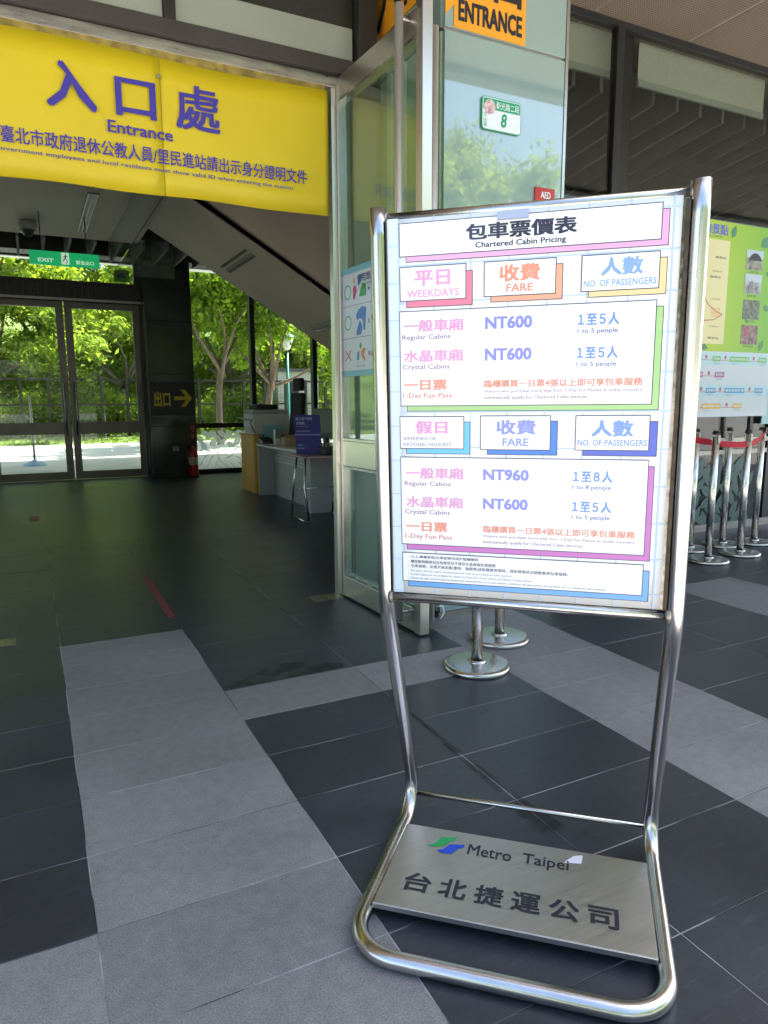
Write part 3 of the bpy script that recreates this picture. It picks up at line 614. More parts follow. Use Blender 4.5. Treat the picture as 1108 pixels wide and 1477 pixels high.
# ------------------------------------------------------------------ front facade
ff = thing('entrance_facade', (0, 3.94, 0), 'dark upper wall and steel beam over the hall entrance', 'facade')
part('steel_beam', MB().box(-14, 1.72, 3.90, 4.02, 2.945, 3.005), M['steel_beam'], ff, .003)
part('dark_beam', MB().box(-14, 1.80, 3.86, 4.02, 3.006, 3.085), M['beam_dark'], ff, .003)
for a, b in ((-7.0, -4.06), (-4.02, -1.64), (-1.60, .74), (.80, 1.775)): part('transom_pane', MB().box(a, b, 3.90, 3.93, 3.088, 3.268), M['transom'], ff, .002)
part('mullion', MB().box(.742, .798, 3.87, 3.935, 3.088, 4.0), M['dark_metal'], ff)
part('corner_post', MB().box(1.79, 1.90, 3.84, 4.0, 3.0, 4.0), M['dark_metal'], ff)
part('upper_wall', MB().box(-14, 1.79, 3.935, 4.05, 3.087, 4.3), M['beam_dark'], ff)
part('upper_glass', MB().box(-14, .74, 3.905, 3.915, 3.275, 4.0), M['darkglass'], ff); part('upper_glass', MB().box(.8, 1.785, 3.905, 3.915, 3.275, 4.0), M['darkglass'], ff)
part('side_wall', MB().box(-14, -2.2, 3.94, 4.04, 0, 2.94), M['wall'], ff)
part('jamb', MB().box(1.640, 1.668, 3.9, 3.955, 0, 2.944), M['steel_frame'], ff, .002)
part('jamb', MB().box(-2.2, -2.14, 3.9, 4.02, 0, 2.944), M['steel_frame'], ff, .002)
part('reveal', MB().box(1.80, 1.98, 3.958, 3.985, 0, 2.944), M['wall'], ff)
mb = MB(); xk = -2.1
part('adhesive_residue', MB().box(-2.0, 1.60, 3.892, 3.899, 2.89, 2.943), M['worn'], ff)

# yellow banner
bn = thing('banner', (0, 3.89, 2.25), 'wide yellow entrance banner with violet lettering over the hall opening', 'banner')
def ybow(x, z): return 3.885 - .012 * math.sin(x * 3.1) * (2.9 - z) - .0045 * math.sin(x * 7 + z * 3)
for xa_, xb_ in ((-2.1, .705), (.707, 1.612)):
    mb = MB(); n = 40; m_ = 6
    vs = []
    for k in range(n + 1):
        for q in range(m_ + 1):
            x = xa_ + (xb_ - xa_) * k / n; tp = 2.905 + .008 * math.sin(x * 5); bt = 2.252 + .003 * math.sin(x * 9); z = bt + (tp - bt) * q / m_; vs.append((x, ybow(x, z), z))
    fs = [(k * (m_ + 1) + q, (k + 1) * (m_ + 1) + q, (k + 1) * (m_ + 1) + q + 1, k * (m_ + 1) + q + 1) for k in range(n) for q in range(m_)]
    mb.add(vs, fs, True); o = part('vinyl_sheet', mb, M['banner'], bn); sm = o.modifiers.new('s', 'SOLIDIFY'); sm.thickness = .002; sm.offset = 1
BO = ((0, 3.868, 0), (1, 0, 0), (0, 0, 1))
def bt(s, r, bold=.012): lettering(s, *BO, r, M['banner_ink'], bn, bold)
bt('入', (.180, 2.59, .402, 2.80), .028); bt('口', (.488, 2.60, .680, 2.775), .028); bt('處', (.775, 2.585, 1.0, 2.80), .022)
bt('Entrance', (.445, 2.515, .755, 2.572), .022)
bt('/臺北市政府退休公教人員/里民進站請出示身分證明文件', (-.045, 2.40, 1.475, 2.475), .016)
bt("Taipei City employees, retired Taipei City Government employees and local residents must show valid ID when entering the station.", (-.75, 2.358, 1.40, 2.382), .01)
bt('市府員工', (-.40, 2.402, -.09, 2.472), .016)
part('rivet', MB().lathe([(.011, 0), (.009, .003)], (0, 0, 0), 10), M['brass'], bn) if False else None
mb = MB(); mb.prism([(.700 + .011 * math.cos(a), 3.872, 2.815 + .011 * math.sin(a)) for a in [2 * math.pi * k / 12 for k in range(12)]], (0, .003, 0)); part('fixing_screw', mb, M['brass'], bn)

# ------------------------------------------------------------------ glass box right of the door
gb = thing('glass_vestibule', (2.37, 3.8, 0), 'teal back-painted glass box beside the entrance door', 'glass box')
part('core', MB().box(2.0, 2.755, 3.275, 4.33, 0, 4.0), M['dark_metal'], gb)
part('glass_panel', MB().box(1.985, 2.752, 3.25, 3.272, .03, 3.035), M['teal'], gb, .0015)
part('glass_panel', MB().box(1.985, 2.752, 3.25, 3.272, 3.05, 3.99), M['teal'], gb, .0015)
part('joint_strip', MB().box(1.985, 2.752, 3.262, 3.274, 3.036, 3.049), M['steel_dull'], gb)
part('corner_trim', MB().box(2.754, 2.775, 3.246, 4.33, .0, 4.0), M['steel'], gb, .002)
part('side_panel', MB().box(1.975, 1.998, 3.275, 3.95, .03, 3.035), mat('frosted_green_glass', (.38, .50, .38), .30, 0, .04, 3), gb, .0015)
part('side_panel', MB().box(1.975, 1.998, 3.275, 3.95, 3.05, 3.99), M['teal'], gb, .0015)
for y in (3.42, 3.62, 3.78): part('side_strip', MB().box(1.955, 1.974, y, y + .05, .03, 3.03), M['strip'], gb, .001)
part('kick_strip', MB().box(1.975, 2.752, 3.245, 3.274, 0, .028), M['steel_dull'], gb)
# right edge of box: side facing the recess
# orange ENTRANCE sign wrapping the corner
en = thing('entrance_sign', (2.2, 3.24, 3.05), 'orange ENTRANCE sign with black lettering at the top of the teal glass', 'sign')
mb = MB(); mb.prism([(1.984, 3.244, 3.10), (2.035, 3.244, 3.155), (2.035, 3.244, 3.052), (2.475, 3.244, 3.052), (2.475, 3.244, 3.52), (1.984, 3.244, 3.52)], (0, .005, 0)); part('front_sheet', mb, M['orange'], en)
EO = ((0, 3.2425, 0), (1, 0, 0), (0, 0, 1))
lettering('ENTRANCE', *EO, (2.058, 3.085, 2.452, 3.185), M['ink'], en, .05)
lettering('入', *EO, (2.06, 3.225, 2.24, 3.43), M['ink'], en, .03); lettering('口', *EO, (2.27, 3.215, 2.445, 3.41), M['ink'], en, .03)
mb = MB(); mb.box(1.966, 1.972, 3.36, 3.98, 3.27, 3.80); part('side_sheet', mb, M['orange'], en)
SO = ((1.964, 0, 0), (0, -1, 0), (0, 0, 1))
lettering('入口', *SO, (-3.97, 3.30, -3.40, 3.72), M['ink'], en, .02)
# house number plaque
pq = thing('house_number', (2.33, 3.24, 2.6), 'green and white house number plaque reading 8 on the teal glass', 'plaque')
def rrect(x0, x1, z0, z1, y, r=.02, n=5):
    P = []
    for cx_, cz_, a0 in ((x1 - r, z1 - r, 0), (x0 + r, z1 - r, 90), (x0 + r, z0 + r, 180), (x1 - r, z0 + r, 270)):
        P += [(cx_ + r * math.cos(R(a0 + 90 * k / n)), y, cz_ + r * math.sin(R(a0 + 90 * k / n))) for k in range(n + 1)]
    return P
PQX, PQZ = (2.205, 2.455), (2.605, 2.765)
pl = part('plate', MB().prism(rrect(*PQX, *PQZ, 3.238, .018), (0, .010, 0)), M['sign_green'], pq)
part('white_border', MB().prism(rrect(PQX[0] + .004, PQX[1] - .004, PQZ[0] + .004, PQZ[1] - .004, 3.2368, .015), (0, .001, 0)), M['sign_white'], pl)
mb = MB(); P = rrect(PQX[0] + .008, PQX[1] - .008, 2.705, PQZ[1] - .008, 3.2355, .012); P = [p if p[2] > 2.72 else (p[0], p[1], 2.705) for p in P]; mb.prism(P, (0, .001, 0)); part('green_band', mb, M['sign_green'], pl)
lettering('新光路二段', (0, 3.2345, 0), (1, 0, 0), (0, 0, 1), (2.293, 2.712, 2.440, 2.748), M['sign_white'], pl, .012)
lettering('8', (0, 3.2355, 0), (1, 0, 0), (0, 0, 1), (2.322, 2.628, 2.358, 2.696), M['sign_green'], pl, .03, shear=.12)
for k, ch in enumerate('文山區'): lettering(ch, (0, 3.2355, 0), (1, 0, 0), (0, 0, 1), (2.216, 2.668 - k * .024, 2.236, 2.688 - k * .024), M['sign_green'], pl, .0)
mb = MB(); mb.prism([(2.252 + .035 * math.cos(a), 3.2335, 2.716 + .035 * math.sin(a)) for a in [2 * math.pi * k / 28 for k in range(28)]], (0, .002, 0)); part('round_picture', mb, mat('pink_blossom_print', (.62, .42, .46), .4, 0, .45, 60), pl)
# AED sign
ae = thing('aed_sign', (2.63, 3.24, 2.22), 'small red AED sign on the teal glass, top edge showing above the poster stand', 'sign')
part('panel', MB().box(2.565, 2.70, 3.236, 3.248, 2.22, 2.365), M['red'], ae, .002); lettering('AED', (0, 3.2345, 0), (1, 0, 0), (0, 0, 1), (2.60, 2.31, 2.67, 2.345), M['sign_white'], ae, .03)

# ------------------------------------------------------------------ open door leaf
hx, hy = 1.690, 3.93; ex_, ey_ = 1.745, 3.005
dl = thing('open_door', (hx, hy, 0), 'open glass door leaf with a broad steel frame, left of the teal glass', 'door')
U = Vector((ex_ - hx, ey_ - hy, 0)); LW = U.length; U.normalize(); Nn = Vector((-U.y, U.x, 0)); Nn = Vector((U.y, -U.x, 0)); Z = Vector((0, 0, 1)); HO = Vector((hx, hy, 0))
def lb(a, b, c, m='steel_frame', name='rail', bev=.003, parent=None): return part(name, MB().obox(HO, U, Nn, Z, a, b, c), M[m], parent or dl, bev)
T2 = .022
lb((0, .05), (-T2, T2), (.01, 2.99), name='hinge_stile'); lb((LW - .055, LW), (-T2 - .006, T2 + .006), (.01, 3.10), name='free_stile')
lb((.05, LW - .055), (-T2, T2), (2.875, 2.99), name='top_rail'); lb((.05, LW - .055), (-T2, T2), (.825, .975), name='mid_rail'); lb((.05, LW - .055), (-T2, T2), (.012, .14), name='bottom_rail')
for zz in ((2.86, 2.874), (.976, .99), (.81, .824), (.141, .155)): lb((.05, LW - .055), (-T2 - .004, T2 + .004), zz, 'steel', 'glazing_bead', 0)
lb((.051, .063), (-T2 - .003, T2 + .003), (.156, .809), 'steel', 'glazing_bead', 0); lb((.051, .063), (-T2 - .003, T2 + .003), (.991, 2.859), 'steel', 'glazing_bead', 0)
lb((.05, LW - .055), (-.005, .005), (.976, 2.875), 'leafglass', 'pane', 0); lb((.05, LW - .055), (-.005, .005), (.14, .825), 'leafglass', 'pane', 0)
for sgn, ztop in ((1, 3.02), (-1, 2.93)):
    c0 = HO + U * (LW - .13 if sgn > 0 else LW - .06) + Nn * sgn * .075
    hd = part('pull_bar', MB().tube([c0 + Z * .06, c0 + Z * 1.5, c0 + Z * ztop], .021, 18), M['bar'], dl)
    for zz in (.11, 1.5, ztop - .06):
        part('standoff', MB().tube([c0 + Z * zz, c0 + Z * zz - Nn * sgn * .062], .011, 10), M['steel'], hd)
# stickers and notice on the door
ep = thing('fare_notice', (1.68, 3.7, 1.36), 'pale blue bordered notice with tick and cross pictograms stuck on the glass door', 'notice')
NO = HO + Nn * .009
def nb(a, c, m, k=0, name='print', parent=None):   # rectangle facing the entrance side
    o_ = NO + Nn * k * .0006; mb = MB().obox(o_, U, Nn, Z, a, (0, .0005), c); return part(name, mb, m, parent or ep)
sh = nb((.045, .53), (1.352, 1.958), ink(130, 195, 215), 1, 'border_sheet'); nb((.062, .515), (1.385, 1.925), ink(222, 228, 240), 2, 'white_field')
for zz in (1.745, 1.565): nb((.068, .51), (zz, zz + .003), ink(110, 110, 130), 3, 'divider')
def nt_(s, r, c, bold=.02): lettering(s, NO + Nn * .0028, U, Z, r, c, ep, bold)
nt_('使用悠遊卡', (.24, 1.865, .50, 1.908), ink(70, 70, 130)); nt_('Tap and Ride', (.285, 1.838, .48, 1.856), ink(90, 90, 120), .0)
def ring(cx_, cz_, r, w_, c):
    n = 28; mb = MB(); v = []
    for rr in (r, r - w_): v += [NO + Nn * .0028 + U * (cx_ + rr * math.cos(2 * math.pi * k / n)) + Z * (cz_ + rr * math.sin(2 * math.pi * k / n)) for k in range(n)]
    mb.add(v, [(k, (k + 1) % n, n + (k + 1) % n, n + k) for k in range(n)]); part('circle_mark', mb, c, ep)
ring(.125, 1.825, .042, .009, ink(90, 180, 110)); ring(.125, 1.655, .042, .009, ink(90, 180, 110))
def poly(pts, c, name='logo_shape'): mb = MB(); mb.add([NO + Nn * .0028 + U * a + Z * b for a, b in pts], [tuple(range(len(pts)))]); part(name, mb, c, ep)
poly([(.085, 1.44), (.098, 1.44), (.165, 1.50), (.152, 1.50)], ink(225, 60, 90), 'cross_mark'); poly([(.152, 1.44), (.165, 1.44), (.098, 1.50), (.085, 1.50)], ink(225, 60, 90), 'cross_mark')
poly([(.19, 1.78), (.21, 1.78), (.235, 1.82), (.225, 1.85), (.205, 1.855), (.19, 1.84)], ink(205, 40, 110)); poly([(.195, 1.87), (.21, 1.865), (.215, 1.885), (.20, 1.905)], ink(235, 175, 60))
poly([(.25, 1.845), (.27, 1.85), (.315, 1.905), (.265, 1.905), (.25, 1.88)], ink(20, 120, 200)); poly([(.26, 1.785), (.345, 1.785), (.345, 1.845), (.31, 1.855), (.28, 1.83)], ink(30, 160, 80))
poly([(.365, 1.815), (.39, 1.815), (.39, 1.822), (.365, 1.822)], ink(30, 60, 160)); poly([(.374, 1.805), (.381, 1.805), (.381, 1.832), (.374, 1.832)], ink(30, 60, 160))
poly([(.225, 1.69), (.235, 1.66), (.275, 1.67), (.305, 1.655), (.31, 1.60), (.33, 1.60), (.345, 1.72), (.30, 1.732), (.25, 1.715)], ink(20, 110, 200)); poly([(.225, 1.578), (.285, 1.58), (.30, 1.62), (.27, 1.66), (.24, 1.62)], ink(20, 110, 200))
poly([(.40, 1.655), (.43, 1.62), (.50, 1.60), (.50, 1.64), (.44, 1.65), (.405, 1.68)], ink(205, 40, 110))
poly([(.23, 1.44), (.255, 1.44), (.262, 1.495), (.235, 1.48)], ink(30, 140, 210)); poly([(.285, 1.46), (.325, 1.43), (.33, 1.445), (.31, 1.47), (.335, 1.50), (.31, 1.505), (.28, 1.485)], ink(235, 120, 40))
poly([(.262, 1.508), (.275, 1.50), (.29, 1.515), (.28, 1.535), (.265, 1.532)], ink(60, 170, 70))
nt_('或', (.365, 1.46, .39, 1.485), ink(60, 80, 150)); nt_('或', (.365, 1.635, .385, 1.66), ink(60, 80, 150)); nt_('icash', (.40, 1.455, .50, 1.485), ink(225, 50, 80)); nt_('票卡 一卡通', (.23, 1.40, .32, 1.413), ink(90, 90, 110), 0)
nt_('NFC', (.41, 1.79, .46, 1.805), ink(90, 90, 110), .0)

# metal floor closer plates, sockets, tape, chips
mb = MB(); mb.box(1.47, 1.66, 3.86, 3.985, .0006, .003); solid('floor_plate', mb, M['brass'], 'worn metal pivot plate in the floor at the foot of the open door', 'floor plate')
mb = MB(); mb.box(-.55, -.15, 3.85, 3.96, .0006, .003); solid('floor_plate', mb, M['brass'], 'worn metal plate in the floor at the left edge, level with the threshold', 'floor plate')
mb = MB(); mb.box(.618, .657, 3.945, 5.05, .0006, .0016); solid('floor_tape', mb, M['red_tape'], 'long worn red tape strip stuck to the dark floor', 'tape')
mb = MB(); mb.box(-.09, .005, 7.93, 8.28, .0006, .0016); solid('floor_tape', mb, M['red_tape'], 'small brownish red tape patch on the floor near the back doors', 'tape')
def wet_mat():
    m = bpy.data.materials.new('wet_film'); m.use_nodes = True; t = m.node_tree; t.nodes.clear(); N = t.nodes.new; L = t.links.new
    o = N('ShaderNodeOutputMaterial'); tr = N('ShaderNodeBsdfTransparent'); p = N('ShaderNodeBsdfPrincipled'); p.inputs['Base Color'].default_value = (.012, .013, .016, 1); p.inputs['Roughness'].default_value = .3
    g = N('ShaderNodeNewGeometry'); n = N('ShaderNodeTexNoise'); n.inputs['Scale'].default_value = 9; n.inputs['Detail'].default_value = 6; L(g.outputs['Position'], n.inputs['Vector'])
    q = N('ShaderNodeMapRange'); q.inputs[1].default_value = .42; q.inputs[2].default_value = .54; q.inputs[4].default_value = .42; L(n.outputs[0], q.inputs[0])
    mx = N('ShaderNodeMixShader'); L(q.outputs[0], mx.inputs[0]); L(tr.outputs[0], mx.inputs[1]); L(p.outputs[0], mx.inputs[2]); L(mx.outputs[0], o.inputs[0]); return m
M['wet'] = wet_mat()
mb = MB(); P = [(.66, 2.83), (.78, 2.90), (.92, 3.0), (1.08, 2.96), (1.22, 2.86), (1.20, 2.812), (.98, 2.808), (.72, 2.808)]
mb.add([(x, y, .0012) for x, y in P], [tuple(range(len(P)))]); o = link('water_stain', mb.mesh('water_stain', M['wet'])); o['label'] = 'dark wet patch on the dark tiles left of the stand'; o['category'] = 'stain'
mb = MB(); P = [(1.235, 2.45), (1.238, 2.2), (1.225, 1.9), (1.215, 1.62), (1.19, 1.45), (1.2, 1.36), (1.35, 1.345), (1.40, 1.37), (1.29, 1.39), (1.262, 1.6), (1.258, 2.2), (1.252, 2.45)]
mb.add([(x, y, .0012) for x, y in P], [tuple(range(len(P)))]); o = link('water_stain', mb.mesh('water_stain', M['wet'])); o['label'] = 'narrow dark damp trail along the joint behind the stand'; o['category'] = 'stain'

# ------------------------------------------------------------------ canopy over the forecourt
cp = thing('canopy', (0, 1, 4.0), 'brown perforated metal canopy ceiling above the forecourt', 'canopy')
part('slab', MB().box(-14.3, 14.3, 1.0, 4.40, 4.06, 4.32), M['beam_dark'], cp)
part('joint_backing', MB().box(-14.2, 14.2, 1.01, 4.38, 4.0305, 4.055), M['perf_joint'], cp)
cw, ch_ = .985, .985
pmh = MB().box(.018, cw - .018, .018, ch_ - .018, .006, .0075).mesh('ceiling_panel', M['perf'])
for i in range(-9, 11):
    for j in range(-1, 2):
        p = link('ceiling_panel', pmh, cp); p.location = (3.93 + (i - 4) * cw, 3.81 - 1 + (j - .5 + .5) * ch_ - .42, .022)
part('edge_beam', MB().box(-14.3, 14.3, .85, 1.0, 3.98, 4.36), M['beam_dark'], cp)
# thin black strip under the canopy joint, right
part('dark_trim', MB().box(2.78, 14, 4.33, 4.40, 3.985, 4.03), M['black'], cp)

# ------------------------------------------------------------------ right-hand glazing, Y = 4.35
rw = thing('front_glazing', (6, 4.36, 0), 'dark tinted glazing with roller blinds right of the teal glass box', 'window')
def pane(x0, x1, z0, z1): return part('pane', MB().box(x0, x1, 4.355, 4.365, z0, z1), M['darkglass'], rw)
part('mullion', MB().box(4.17, 4.24, 4.33, 4.40, .07, 3.985), M['black'], rw); 
for x in (6.30, 7.9, 9.5, 11.1, 12.7): part('mullion', MB().box(x, x + .09, 4.33, 4.40, .07, 3.985), M['black'], rw)
part('column', MB().box(4.30, 4.44, 4.44, 4.49, 0, 4.3), M['black'], rw)
part('sill_rail', MB().box(2.78, 14, 4.33, 4.40, .71, .75), M['steel_dull'], rw); part('sill_rail', MB().box(2.78, 14, 4.33, 4.40, .82, .86), M['steel_dull'], rw); part('floor_rail', MB().box(2.78, 14, 4.33, 4.40, 0, .07), M['steel_dull'], rw)
edges = [2.78, 4.17, 6.30, 7.9, 9.5, 11.1, 12.7, 14]
flt = None
for k in range(7):
    a = edges[k] + (.09 if k > 1 else (.07 if k == 1 else 0)); b = edges[k + 1]
    pane(a, b, .86, 3.985); part('pane', MB().box(a, b, 4.355, 4.365, .75, .82), M['darkglass'], rw); lo = pane(a, b, .07, .71)
    if k in (1, 2):
        if flt is None: flt = film_leaf_mesh(M['leaf_film_teal'], .30, .058)
        rr_ = random.Random(k + 5); row = 0
        for zz in (.10, .19, .28, .37, .46, .55, .62):
            xx = max(a, 4.6) + rr_.uniform(.0, .12)
            while xx < min(b, 7.2) - .25:
                l = link('film_leaf', flt, lo); an = rr_.uniform(.5, 1.35) * rr_.choice((1, 1, -1)); l.location = (xx - 6, 4.350 - 4.36 - rr_.uniform(0, .0015), zz + (-.1 if an > 0 else .1) * math.sin(abs(an))); l.rotation_euler = (0, -an, 0)
                s_ = rr_.uniform(.5, .7); l.scale = (s_, 1, s_ * 1.1); xx += rr_.uniform(.09, .15)
part('leaf_backing', MB().box(4.24, 14, 4.42, 4.44, 0, .70), mat('dark_teal_board', (.02, .03, .032), .5), rw)
for k, (a, b) in enumerate(((2.95, 4.28), (4.56, 6.10), (6.45, 7.9))):
    bl = thing('roller_blind', ((a + b) / 2, 4.5, 3.7), ['short pale roller blind next to the teal glass box', 'long pale roller blind half drawn behind the dark glazing', 'roller blind at the right edge beyond the long one'][k], 'blind', 'roller blinds')
    part('fabric', MB().box(a, b, 4.50, 4.504, 3.75, 4.30), M['blind'], bl); part('bottom_bar', MB().box(a, b, 4.49, 4.515, 3.70, 3.75), M['blind_bar'], bl)
    part('roller', MB().tube([(a, 4.52, 4.27), (b, 4.52, 4.27)], .03, 12), M['blind_bar'], bl)
part('pillar', MB().box(7.9, 8.2, 5.0, 5.4, 0, 4.3), M['dark_metal'], rw)
# map board
mbd = thing('map_board', (5.45, 4.2, 1.06), 'green map board with four photos above a white route diagram, behind the belt posts', 'notice board')
bx0, bx1 = 4.62, 6.05
gm_ = bpy.data.materials.new('lime_gradient_print'); gm_.use_nodes = True; t = gm_.node_tree; N = t.nodes.new; L = t.links.new; b_ = t.nodes['Principled BSDF']
g = N('ShaderNodeNewGeometry'); sx = N('ShaderNodeSeparateXYZ'); L(g.outputs['Position'], sx.inputs[0]); q = N('ShaderNodeMapRange'); q.inputs[1].default_value = 4.9; q.inputs[2].default_value = 6.05; L(sx.outputs[0], q.inputs[0])
mx = N('ShaderNodeMix'); mx.data_type = 'RGBA'; L(q.outputs[0], mx.inputs[0]); mx.inputs[6].default_value = (.50, .62, .02, 1); mx.inputs[7].default_value = (.15, .45, .03, 1); L(mx.outputs[2], b_.inputs['Base Color']); b_.inputs['Roughness'].default_value = .4
bo = part('backing', MB().box(bx0, bx1, 4.20, 4.23, 1.06, 2.68), M['white_plastic'], mbd, .003)
gp = part('map_print', MB().box(bx0, bx1, 4.197, 4.1995, 1.62, 2.68), gm_, mbd); wp = part('route_print', MB().box(bx0, bx1, 4.197, 4.1995, 1.06, 1.618), ink(205, 218, 228), mbd)
def q4(x0, x1, z0, z1, m, parent, k=1, name='print'): return part(name, MB().box(x0, x1, 4.1965 - .001 * k, 4.1969 - .001 * k, z0, z1), m, parent)
MO = lambda k: ((0, 4.1962 - .001 * k, 0), (1, 0, 0), (0, 0, 1))
q4(4.7, 5.40, 1.68, 2.53, ink(236, 226, 165), gp, 1, 'map_field')
lettering('貓纜沿線景點', *MO(1), (4.75, 2.57, 5.37, 2.655), ink(90, 100, 200), gp, .03); lettering('Attractions along the Gondola', *MO(1), (4.85, 2.545, 5.30, 2.565), ink(80, 90, 150), gp, 0)
mb = MB(); P = [(5.0, 2.25), (5.08, 2.1), (5.18, 2.0), (5.28, 1.95), (5.36, 1.93), (5.26, 1.88), (5.14, 1.87), (5.10, 1.80), (5.02, 1.84)]
for a, b in zip(P[:-1], P[1:]):
    d = Vector((b[0] - a[0], 0, b[1] - a[1])).normalized(); nn = Vector((-d.z, 0, d.x)) * .004; A = Vector((a[0], 4.1945, a[1])); B = Vector((b[0], 4.1945, b[1])); mb.add([A - nn, B - nn, B + nn, A + nn], [(0, 1, 2, 3)])
part('map_route', mb, ink(190, 80, 80), gp); q4(5.22, 5.33, 1.90, 1.98, ink(235, 200, 140), gp, 1.7, 'map_area')
PH = [('pavilion_photo', 2.32), ('bridge_photo', 2.12), ('stone_photo', 1.905), ('crowd_photo', 1.69)]
pm_ = [mat('photo_print_a', (.25, .25, .22), .4, 0, .9, 14), mat('photo_print_b', (.33, .36, .38), .4, 0, .9, 11), mat('photo_print_c', (.13, .16, .12), .4, 0, .95, 30), mat('photo_print_d', (.22, .13, .14), .4, 0, .95, 26)]
skyi = ink(190, 205, 225)
for k, (nm, z0) in enumerate(PH):
    f = q4(5.62, 5.84, z0, z0 + .165, pm_[k], gp, 1, 'photo')
    if k < 2: q4(5.62, 5.84, z0 + .10, z0 + .165, skyi, f, 2, 'photo_sky')
    if k == 0:
        mb = MB(); mb.prism([(5.65, 4.1935, z0 + .08), (5.82, 4.1935, z0 + .08), (5.80, 4.1935, z0 + .115), (5.76, 4.1935, z0 + .14), (5.71, 4.1935, z0 + .14), (5.67, 4.1935, z0 + .115)], (0, .0004, 0)); part('photo_roof', mb, M['ink'], f)
    if k == 1:
        mb = MB(); mb.prism([(5.66, 4.1935, z0 + .005), (5.74, 4.1935, z0 + .005), (5.72, 4.1935, z0 + .11), (5.70, 4.1935, z0 + .11)], (0, .0004, 0)); part('photo_path', mb, ink(130, 125, 120), f)
    if k == 3: q4(5.66, 5.71, z0 + .07, z0 + .14, ink(160, 40, 50), f, 2, 'photo_banner')
    lettering('指南宮 貓空', *MO(1), (5.66, z0 - .025, 5.79, z0 - .008), ink(60, 90, 60), gp, 0)
def board_leaf(x, z, L_, an):
    P = leaf_poly(L_, L_ * .28); c, s_ = math.cos(an), math.sin(an); mb = MB(); mb.add([(x + a * c - b * s_, 4.1950, z + a * s_ + b * c) for a, b in P], [tuple(range(len(P)))]); part('leaf_print', mb, ink(20, 130, 60), gp)
for a in ((5.42, 2.56, .11, 1.2), (5.80, 2.52, .16, .6), (5.90, 2.32, .07, -.8), (5.89, 2.03, .09, -.5), (5.88, 1.64, .10, 1.2), (5.12, 1.66, .09, -.2), (5.70, 1.87, .06, 2.2)): board_leaf(*a)
for k in range(9): lettering('步道 茶園 古道', *MO(1.7), (4.80 + (k % 3) * .2, 2.42 - k * .075, 4.92 + (k % 3) * .2, 2.432 - k * .075), ink(120, 90, 80), gp, 0)
for k, (x, z) in enumerate(((5.33, 2.38), (5.28, 2.22), (5.08, 1.76), (5.30, 1.72))): lettering('觀景站', *MO(1.7), (x - .1, z, x + .03, z + .018), ink(90, 70, 70), gp, .01)
for z, c, segs in ((1.535, (90, 190, 90), ((4.9, 5.12), (5.28, 5.38), (5.5, 5.75), (5.88, 5.99))), (1.40, (175, 75, 175), ((4.9, 5.17), (5.32, 5.44))), (1.265, (60, 160, 215), ((4.9, 5.10), (5.22, 5.34), (5.46, 5.72), (5.86, 5.97))), (1.13, (225, 180, 70), ((4.9, 5.02), (5.18, 5.42), (5.58, 5.70)))):
    if c[0] == 90 or c[0] == 60: q4(bx0, bx1, z - .03, z + .07, ink(185, 222, 235), wp, .6, 'row_band')
    for a, b in segs: q4(a, b, z, z + .045, ink(*c), wp, 2, 'route_box'); lettering('動物園站' if b - a < .15 else '貓空樟樹步道', *MO(2.6), (a + .01, z + .012, b - .01, z + .034), ink(240, 245, 245), wp, .01); lettering('步行約十分', *MO(1), (a + .02, z - .022, a + .10, z - .010), ink(110, 110, 120), wp, 0)
    for (a, b), (a2, b2) in zip(segs[:-1], segs[1:]): q4(b, a2, z + .008, z + .013, ink(210, 90, 110), wp, 2, 'route_arrow'); q4((b + a2) / 2 - .012, (b + a2) / 2 + .012, z + .02, z + .05, ink(200, 60, 90), wp, 2, 'route_arrow')
part('leg', MB().box(4.8, 4.84, 4.2, 4.23, 0, 1.06), M['dark_metal'], mbd); part('leg', MB().box(5.84, 5.88, 4.2, 4.23, 0, 1.06), M['dark_metal'], mbd)
nb2 = thing('small_notice', (6.35, 4.30, 1.1), 'pale blue notice at the right edge beside the green map board', 'notice')
part('sheet', MB().box(6.14, 6.45, 4.30, 4.31, .98, 1.36), ink(150, 205, 210), nb2); lettering('營運公告', (0, 4.298, 0), (1, 0, 0), (0, 0, 1), (6.18, 1.24, 6.4, 1.30), ink(40, 90, 130), nb2, .02)

# ------------------------------------------------------------------ belt posts
def stanchion(first, x, y, label, cap=True, base_r=.152):
    if first is None:
        t = thing('belt_post', (0, 0, 0), label, 'stanchion', 'steel belt posts')
        b = MB().lathe([(0, 0), (base_r - .003, 0), (base_r, .004), (base_r, .016), (base_r - .006, .024), (base_r - .02, .027), (.05, .03), (.032, .031)], (0, 0, 0), 48); link('base', b.mesh('base', M['steel_tube']), t)
        link('pole', MB().tube([(0, 0, .028), (0, 0, .94)], .0255, 24).mesh('pole', M['post']), t)
        link('collar', MB().lathe([(.04, .030), (.04, .036), (.028, .04)], (0, 0, 0), 24).mesh('collar', M['steel']), t)
        hd = link('belt_head', MB().lathe([(.0262, .955), (.0275, .957), (.0275, .966), (.0, .967), (.0, .9671), (.024, .968), (.024, .982), (0, .984)], (0, 0, 0), 24).mesh('belt_head', M['black']), t)
        link('belt_slot', MB().box(-.012, .012, -.029, -.0255, .895, .95).mesh('belt_slot', M['steel_dull']), hd)
    else:
        t = copy_tree(first); t['label'] = label
    t.location = (x, y, 0); return t
s1 = stanchion(None, 1.745, 2.53, 'belt post whose round base stands nearest, just under the poster frame')
stanchion(s1, 2.06, 2.79, 'belt post right behind the nearest one, its base half hidden')
